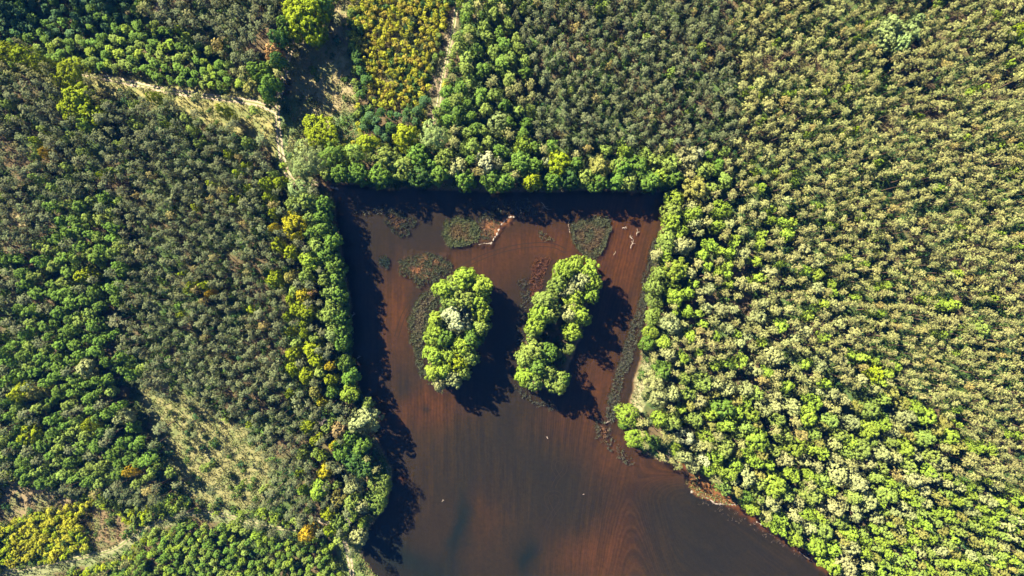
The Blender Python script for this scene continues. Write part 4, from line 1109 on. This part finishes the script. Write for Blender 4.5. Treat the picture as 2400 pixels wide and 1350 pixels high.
REEDS = [  # outline px, tufts per m2, colours (two), height, label
    ([(895, 492), (925, 486), (945, 502), (972, 512), (966, 540), (934, 560), (912, 535), (898, 515)], 2.2, ((.030, .050, .035), (.16, .09, .05)), .8, 'dark sparse reed patch below the shaded top left corner of the pond'),
    ([(1042, 520), (1075, 508), (1108, 512), (1128, 540), (1118, 568), (1085, 578), (1050, 570), (1040, 545)], 5, ((.085, .115, .055), (.14, .11, .06)), 1.1, 'green reed bed beside the orange mud shoal'),
    ([(1118, 505), (1140, 490), (1180, 492), (1176, 512), (1165, 530), (1150, 560), (1125, 566), (1112, 530)], 1.8, ((.06, .08, .05), (.15, .09, .06)), .9, 'brownish reeds above the orange mud shoal'),
    ([(932, 612), (955, 598), (1000, 590), (1040, 600), (1062, 628), (1045, 640), (1015, 660), (985, 668), (955, 650), (935, 640)], 3.4, ((.060, .080, .048), (.27, .13, .07)), .9, 'oval reed bed with an orange-brown middle above the left island'),
    ([(1336, 522), (1360, 514), (1424, 508), (1432, 540), (1412, 585), (1390, 606), (1362, 600), (1340, 570)], 5, ((.075, .095, .055), (.12, .095, .06)), 1.1, 'square grey-green reed bed above the right island'),
    ([(1010, 670), (1042, 655), (1030, 700), (1010, 740), (1000, 780), (992, 860), (1012, 905), (1050, 915), (1040, 925), (1000, 905), (975, 850), (960, 800), (955, 745), (975, 700)], 3.2, ((.075, .10, .055), (.13, .125, .085)), 1.0, 'dark reed fringe along the left side of the left island'),
    ([(1245, 620), (1262, 604), (1292, 600), (1280, 640), (1268, 680), (1245, 700), (1238, 660)], 4, ((.11, .050, .028), (.085, .048, .034)), .7, 'rusty red marsh plants at the upper left of the right island'),
    ([(1214, 660), (1240, 640), (1246, 700), (1232, 760), (1222, 810), (1206, 820), (1208, 760), (1224, 700)], 1.4, ((.045, .06, .05), (.10, .085, .07)), .7, 'thin dark reeds between the two islands'),
    ([(1204, 905), (1228, 912), (1280, 930), (1310, 960), (1300, 968), (1255, 945), (1215, 925)], 1.4, ((.06, .075, .06), (.12, .10, .08)), .7, 'thin reed trail below the right island'),
    ([(1532, 560), (1546, 560), (1528, 640), (1514, 720), (1492, 800), (1462, 880), (1446, 950), (1436, 990), (1416, 985), (1426, 920), (1448, 850), (1478, 770), (1498, 690), (1514, 620)], 3.6, ((.062, .075, .055), (.115, .10, .075)), 1.0, 'long grey-green reed strip along the right bank'),
    ([(1388, 978), (1412, 984), (1440, 1000), (1430, 1020), (1455, 1046), (1492, 1080), (1474, 1094), (1436, 1060), (1400, 1030)], 1.6, ((.06, .075, .055), (.19, .10, .06)), .8, 'scattered reeds off the right bank below the reed strip'),
    ([(1262, 540), (1280, 545), (1294, 562), (1276, 568), (1264, 555)], 2.4, ((.085, .11, .07), (.1, .1, .07)), .8, 'small pale reed tuft between the reed beds'),
    ([(890, 605), (904, 600), (914, 612), (906, 626), (892, 622)], 5, ((.022, .045, .04), (.03, .05, .04)), .7, 'tiny dark round reed clump near the left bank shadow'),
    ([(1600, 1100), (1640, 1122), (1690, 1160), (1700, 1176), (1640, 1160), (1604, 1140)], 1.6, ((.09, .085, .04), (.22, .11, .04)), .6, 'sparse plants on the orange mud of the lower right shore'),
    ([(1100, 478), (1240, 462), (1260, 500), (1220, 512), (1170, 500)], .9, ((.10, .11, .08), (.16, .14, .11)), .9, 'thin reeds in the shade below the top bank'),
    ([(800, 460), (840, 495), (900, 480), (960, 490), (950, 500), (860, 505), (835, 505)], .9, ((.09, .11, .09), (.2, .16, .13)), .9, 'pale reeds in the shaded top left corner'),
    ([(1610, 1160), (1680, 1182), (1740, 1196), (1800, 1232), (1900, 1300), (1880, 1310), (1780, 1250), (1700, 1215), (1640, 1185)], .5, ((.09, .08, .07), (.22, .19, .16)), .4, 'specks of dead reed floating along the lower right shore'),
]
for pl, dn, (c1, c2), hh, lab in REEDS:
    pw = poly_w(pl)
    q = pts_in(pw, dn, R_, 1.3, .22)
    core = sm((sd_poly(q[:, 0], q[:, 1], pw) - .8) / 2.5)
    m = (sm((fbm(q[:, 0], q[:, 1], 3.5, 93) - .42) / .16) * core)[:, None]
    cols = np.array(c1) * (1 - m) + np.array(c2) * m
    zz = np.maximum(ground_z(q[:, 0], q[:, 1]), -.15)
    V, F, c = blades(q, zz, 9, hh, 1.1, .055, cols * np.array((.95, .85, .75)), R_)
    blade_object('reed_bed', V, F, c, label=lab, category='reeds')

# shore fringe of dry grass along the lower right water's edge and the left bank
q = np.column_stack([R_.uniform(-70, 140, 60000), R_.uniform(-122, 40, 60000)])
sdq = land_sd(q[:, 0], q[:, 1])
isl = np.maximum(sd_poly(q[:, 0], q[:, 1], isle1_w), sd_poly(q[:, 0], q[:, 1], isle2_w)) > -2
k_ = (sdq > .15) & (sdq < 2.6) & ~isl
q = q[k_][:3600]
cols = np.where(R_.random((len(q), 1)) < .45, np.array([[.24, .21, .10]]), np.array([[.10, .15, .04]]))
V, F, c = blades(q, ground_z(q[:, 0], q[:, 1]), 5, .6, .9, .1, cols, R_)
blade_object('bank_grass', V, F, c, label='fringe of dry and green grass along the water edge', category='grass')

# ------------------------------------------------------------------ debris lines and branches
def ribbon(name, pts, wid, z, lab, cat, mat):
    P = poly_w(pts)
    Q = []
    for i in range(len(P) - 1):
        for t in np.linspace(0, 1, 9, endpoint=False):
            Q.append(P[i] * (1 - t) + P[i + 1] * t)
    Q.append(P[-1]); Q = np.array(Q) + R_.normal(0, .13, (len(Q), 2))
    T = np.gradient(Q, axis=0); T /= np.linalg.norm(T, axis=1)[:, None] + 1e-9
    nn = np.stack([-T[:, 1], T[:, 0]], 1)
    wv = wid * .75 * np.clip(R_.normal(.5, .55, len(Q)), .03, 1.6)
    wv[0] = wv[-1] = .05
    top = z + .08 * R_.random(len(Q))
    V = np.concatenate([np.column_stack([Q + nn * wv[:, None] * .5, np.full(len(Q), z - .05)]), np.column_stack([Q, top + .05]), np.column_stack([Q - nn * wv[:, None] * .5, np.full(len(Q), z - .05)])])
    n_ = len(Q); i = np.arange(n_ - 1)
    F = np.vstack([np.stack([i, i + n_, i + n_ + 1, i + 1], 1), np.stack([i + n_, i + 2 * n_, i + 2 * n_ + 1, i + n_ + 1], 1)])
    add_obj(name, mesh_from(name, V, F, mat), label=lab, category=cat)

ribbon('debris_line', [(1618, 1152), (1640, 1158), (1658, 1166), (1676, 1180), (1700, 1182), (1728, 1182)], .9, .03, 'whitish line of washed-up debris below the orange mud shore', 'debris', M_foam)
ribbon('debris_line', [(1772, 1222), (1790, 1232), (1806, 1240)], .7, .03, 'short whitish debris line farther down the lower right shore', 'debris', M_foam)
ribbon('debris_line', [(1872, 1292), (1890, 1306), (1906, 1318)], .45, .03, 'thin pale debris line near the bottom right shore', 'debris', M_foam)
ribbon('debris_line', [(762, 436), (776, 439), (792, 443), (798, 452)], 1.0, .06, 'white debris at the shaded top left corner of the pond', 'debris', M_foam)
ribbon('debris_line', [(1122, 572), (1150, 570), (1164, 552), (1172, 530), (1190, 510), (1208, 508)], .7, .06, 'pale debris rim around the orange mud shoal', 'debris', M_foam)
ribbon('debris_line', [(1336, 514), (1332, 528), (1336, 545)], .5, .04, 'pale debris at the left side of the square reed bed', 'debris', M_foam)
ribbon('debris_line', [(898, 1085), (906, 1098), (912, 1115)], .9, .25, 'pale debris on the bank beside the light green shore trees', 'debris', M_foam)

def branch(px, py, L, ang, lab, seed):
    rng = np.random.default_rng(seed)
    x, y = W(px, py)
    tb = [tube([(0, 0, 0), (L * .3, .1 * L, .04), (L * .65, .05 * L, .06), (L, .18 * L, .05)], [.13, .11, .08, .03], 5)]
    for i in range(4):
        t = rng.uniform(.2, .9); s_ = rng.choice([-1, 1]); l2 = L * rng.uniform(.25, .45)
        tb.append(tube([(L * t, .07 * L, .05), (L * t + l2 * .6, .07 * L + s_ * l2 * .5, .1), (L * t + l2 * .8, .07 * L + s_ * l2, .12)], [.07, .05, .02], 4))
    V, F = join_tubes(tb)
    o = add_obj('driftwood_branch', mesh_from('driftwood_branch', V, F, M_dead if seed % 2 else M_foam), loc=(float(x), float(y), .06), label=lab, category='branch', group='branches lying in the pond')
    o.rotation_euler = (0, 0, ang)
for i, (px, py, L, an, lab) in enumerate([
    (1478, 582, 5, 1.1, 'pale pinkish forked branch lying in the reddish mud right of the square reed bed'), (1492, 552, 4, 1.3, 'short pale branch above the forked one at the right bank'), (1458, 535, 3, .1, 'thin pale branch right of the square reed bed, nearest to it'),
    (1438, 598, 2, .8, 'tiny white branch above right of the right island'), (1482, 560, 2.4, 2.2, 'thin stick between the two pale branches at the right bank'), (1036, 1176, 1.6, .9, 'tiny white stick floating alone in the lower left of the open water'),
    (1284, 1028, 1.2, 1.9, 'tiny white stick in the open water below the right island'), (1268, 474, 6, -1.0, 'slanting whitish branch in the shade below the top bank'), (826, 742, 2.2, .9, 'small white stick at the foot of the left bank'), (838, 840, 2.0, .7, 'small white branch in the shade off the left bank'),
    (1366, 1159, .8, .3, 'tiny pale speck of wood in the middle of the lower pond'), (1420, 992, 3, .4, 'pinkish branch at the lower end of the long reed strip')]):
    branch(px, py, L * .65, an, lab, i + 1)

# fallen trunk across the shaded meadow
x, y = W(798, 90)
V, F = join_tubes([tube([(0, 0, .3), (4, -.2, .35), (9, .1, .35), (13, 0, .4)], [.26, .22, .15, .06]), tube([(6, 0, .35), (9, 1.6, .6), (11, 2.2, .5)], [.12, .08, .03], 5), tube([(8, 0, .35), (10, -1.6, .6)], [.1, .03], 5)])
o = add_obj('fallen_trunk', mesh_from('fallen_trunk', V, F, M_bark), loc=(float(x), float(y), float(ground_z([x], [y])[0])), label='dark fallen trunk lying across the meadow beside the yellow saplings', category='fallen tree')
o.rotation_euler = (0, 0, -.75)

# wheel marks swept across the pond bed
M_rut = plain_material('dark_mud', (0.011, 0.0095, 0.0072), (0.016, 0.012, 0.008), 1.0)
def rut(pts, lab):
    P = poly_w(pts)
    PP = np.vstack([2 * P[0] - P[1], P, 2 * P[-1] - P[-2]]); Q = []
    for i in range(1, len(PP) - 2):
        for t in np.linspace(0, 1, 10, endpoint=False):
            a, b, c_, d = PP[i - 1], PP[i], PP[i + 1], PP[i + 2]
            Q.append(.5 * ((2 * b) + (-a + c_) * t + (2 * a - 5 * b + 4 * c_ - d) * t * t + (-a + 3 * b - 3 * c_ + d) * t ** 3))
    Q = np.array(Q)
    T = np.gradient(Q, axis=0); T /= np.linalg.norm(T, axis=1)[:, None]
    nn = np.stack([-T[:, 1], T[:, 0]], 1)
    Vs, Fs, o_ = [], [], 0
    for s_ in (-.75, .75):
        for e in (-.11, .11):
            pass
        A, B = Q + nn * (s_ - .12), Q + nn * (s_ + .12)
        za, zb = ground_z(A[:, 0], A[:, 1]) + .03, ground_z(B[:, 0], B[:, 1]) + .03
        n_ = len(Q); i = np.arange(n_ - 1)
        Vs.append(np.vstack([np.column_stack([A, za]), np.column_stack([B, zb])]))
        Fs.append(np.stack([i, i + 1, i + n_ + 1, i + n_], 1)[:, ::-1] + o_); o_ += 2 * n_
    add_obj('wheel_marks', mesh_from('wheel_marks', np.vstack(Vs), np.vstack(Fs), M_rut), kind='structure', label=lab, category='track')
rut([(928, 790), (950, 730), (985, 692), (1040, 655), (1090, 622), (1150, 595), (1220, 577), (1290, 574), (1330, 590)], 'faint curved pair of wheel marks on the pond bed above the islands')
rut([(1300, 1210), (1284, 1180), (1282, 1164), (1296, 1156), (1312, 1162), (1314, 1180), (1296, 1206), (1280, 1240), (1268, 1300)], 'faint loop of wheel marks on the lower pond bed')
rut([(1310, 1120), (1298, 1098), (1300, 1082), (1312, 1078), (1324, 1088), (1322, 1106), (1306, 1124), (1296, 1146)], 'upper faint loop of wheel marks on the pond bed')

# ------------------------------------------------------------------ air
M_air, nt, out = new_mat('blue_air')
pv = N(nt, 'ShaderNodeVolumePrincipled')
pv.inputs['Color'].default_value = (0.02, 0.24, 1.0, 1)
pv.inputs['Density'].default_value = 0.000038
pv.inputs['Anisotropy'].default_value = 0.0
nt.links.new(pv.outputs[0], out.inputs['Volume'])
a, b, z0, z1 = 440, 440, -3.0, H + 4
V = [(-a, -b, z0), (a, -b, z0), (a, b, z0), (-a, b, z0), (-a, -b, z1), (a, -b, z1), (a, b, z1), (-a, b, z1)]
F = [(0, 3, 2, 1), (4, 5, 6, 7), (0, 1, 5, 4), (1, 2, 6, 5), (2, 3, 7, 6), (3, 0, 4, 7)]
add_obj('haze', mesh_from('haze', V, F, M_air), kind='stuff', label='thin bluish air between the camera and the ground', category='haze')

from collections import Counter
print('TREES', len(trees), 'individual', len(indiv), Counter(t.name for t in indiv), {k: len(v) for k, v in rest.items()}, 'bushes', nb)
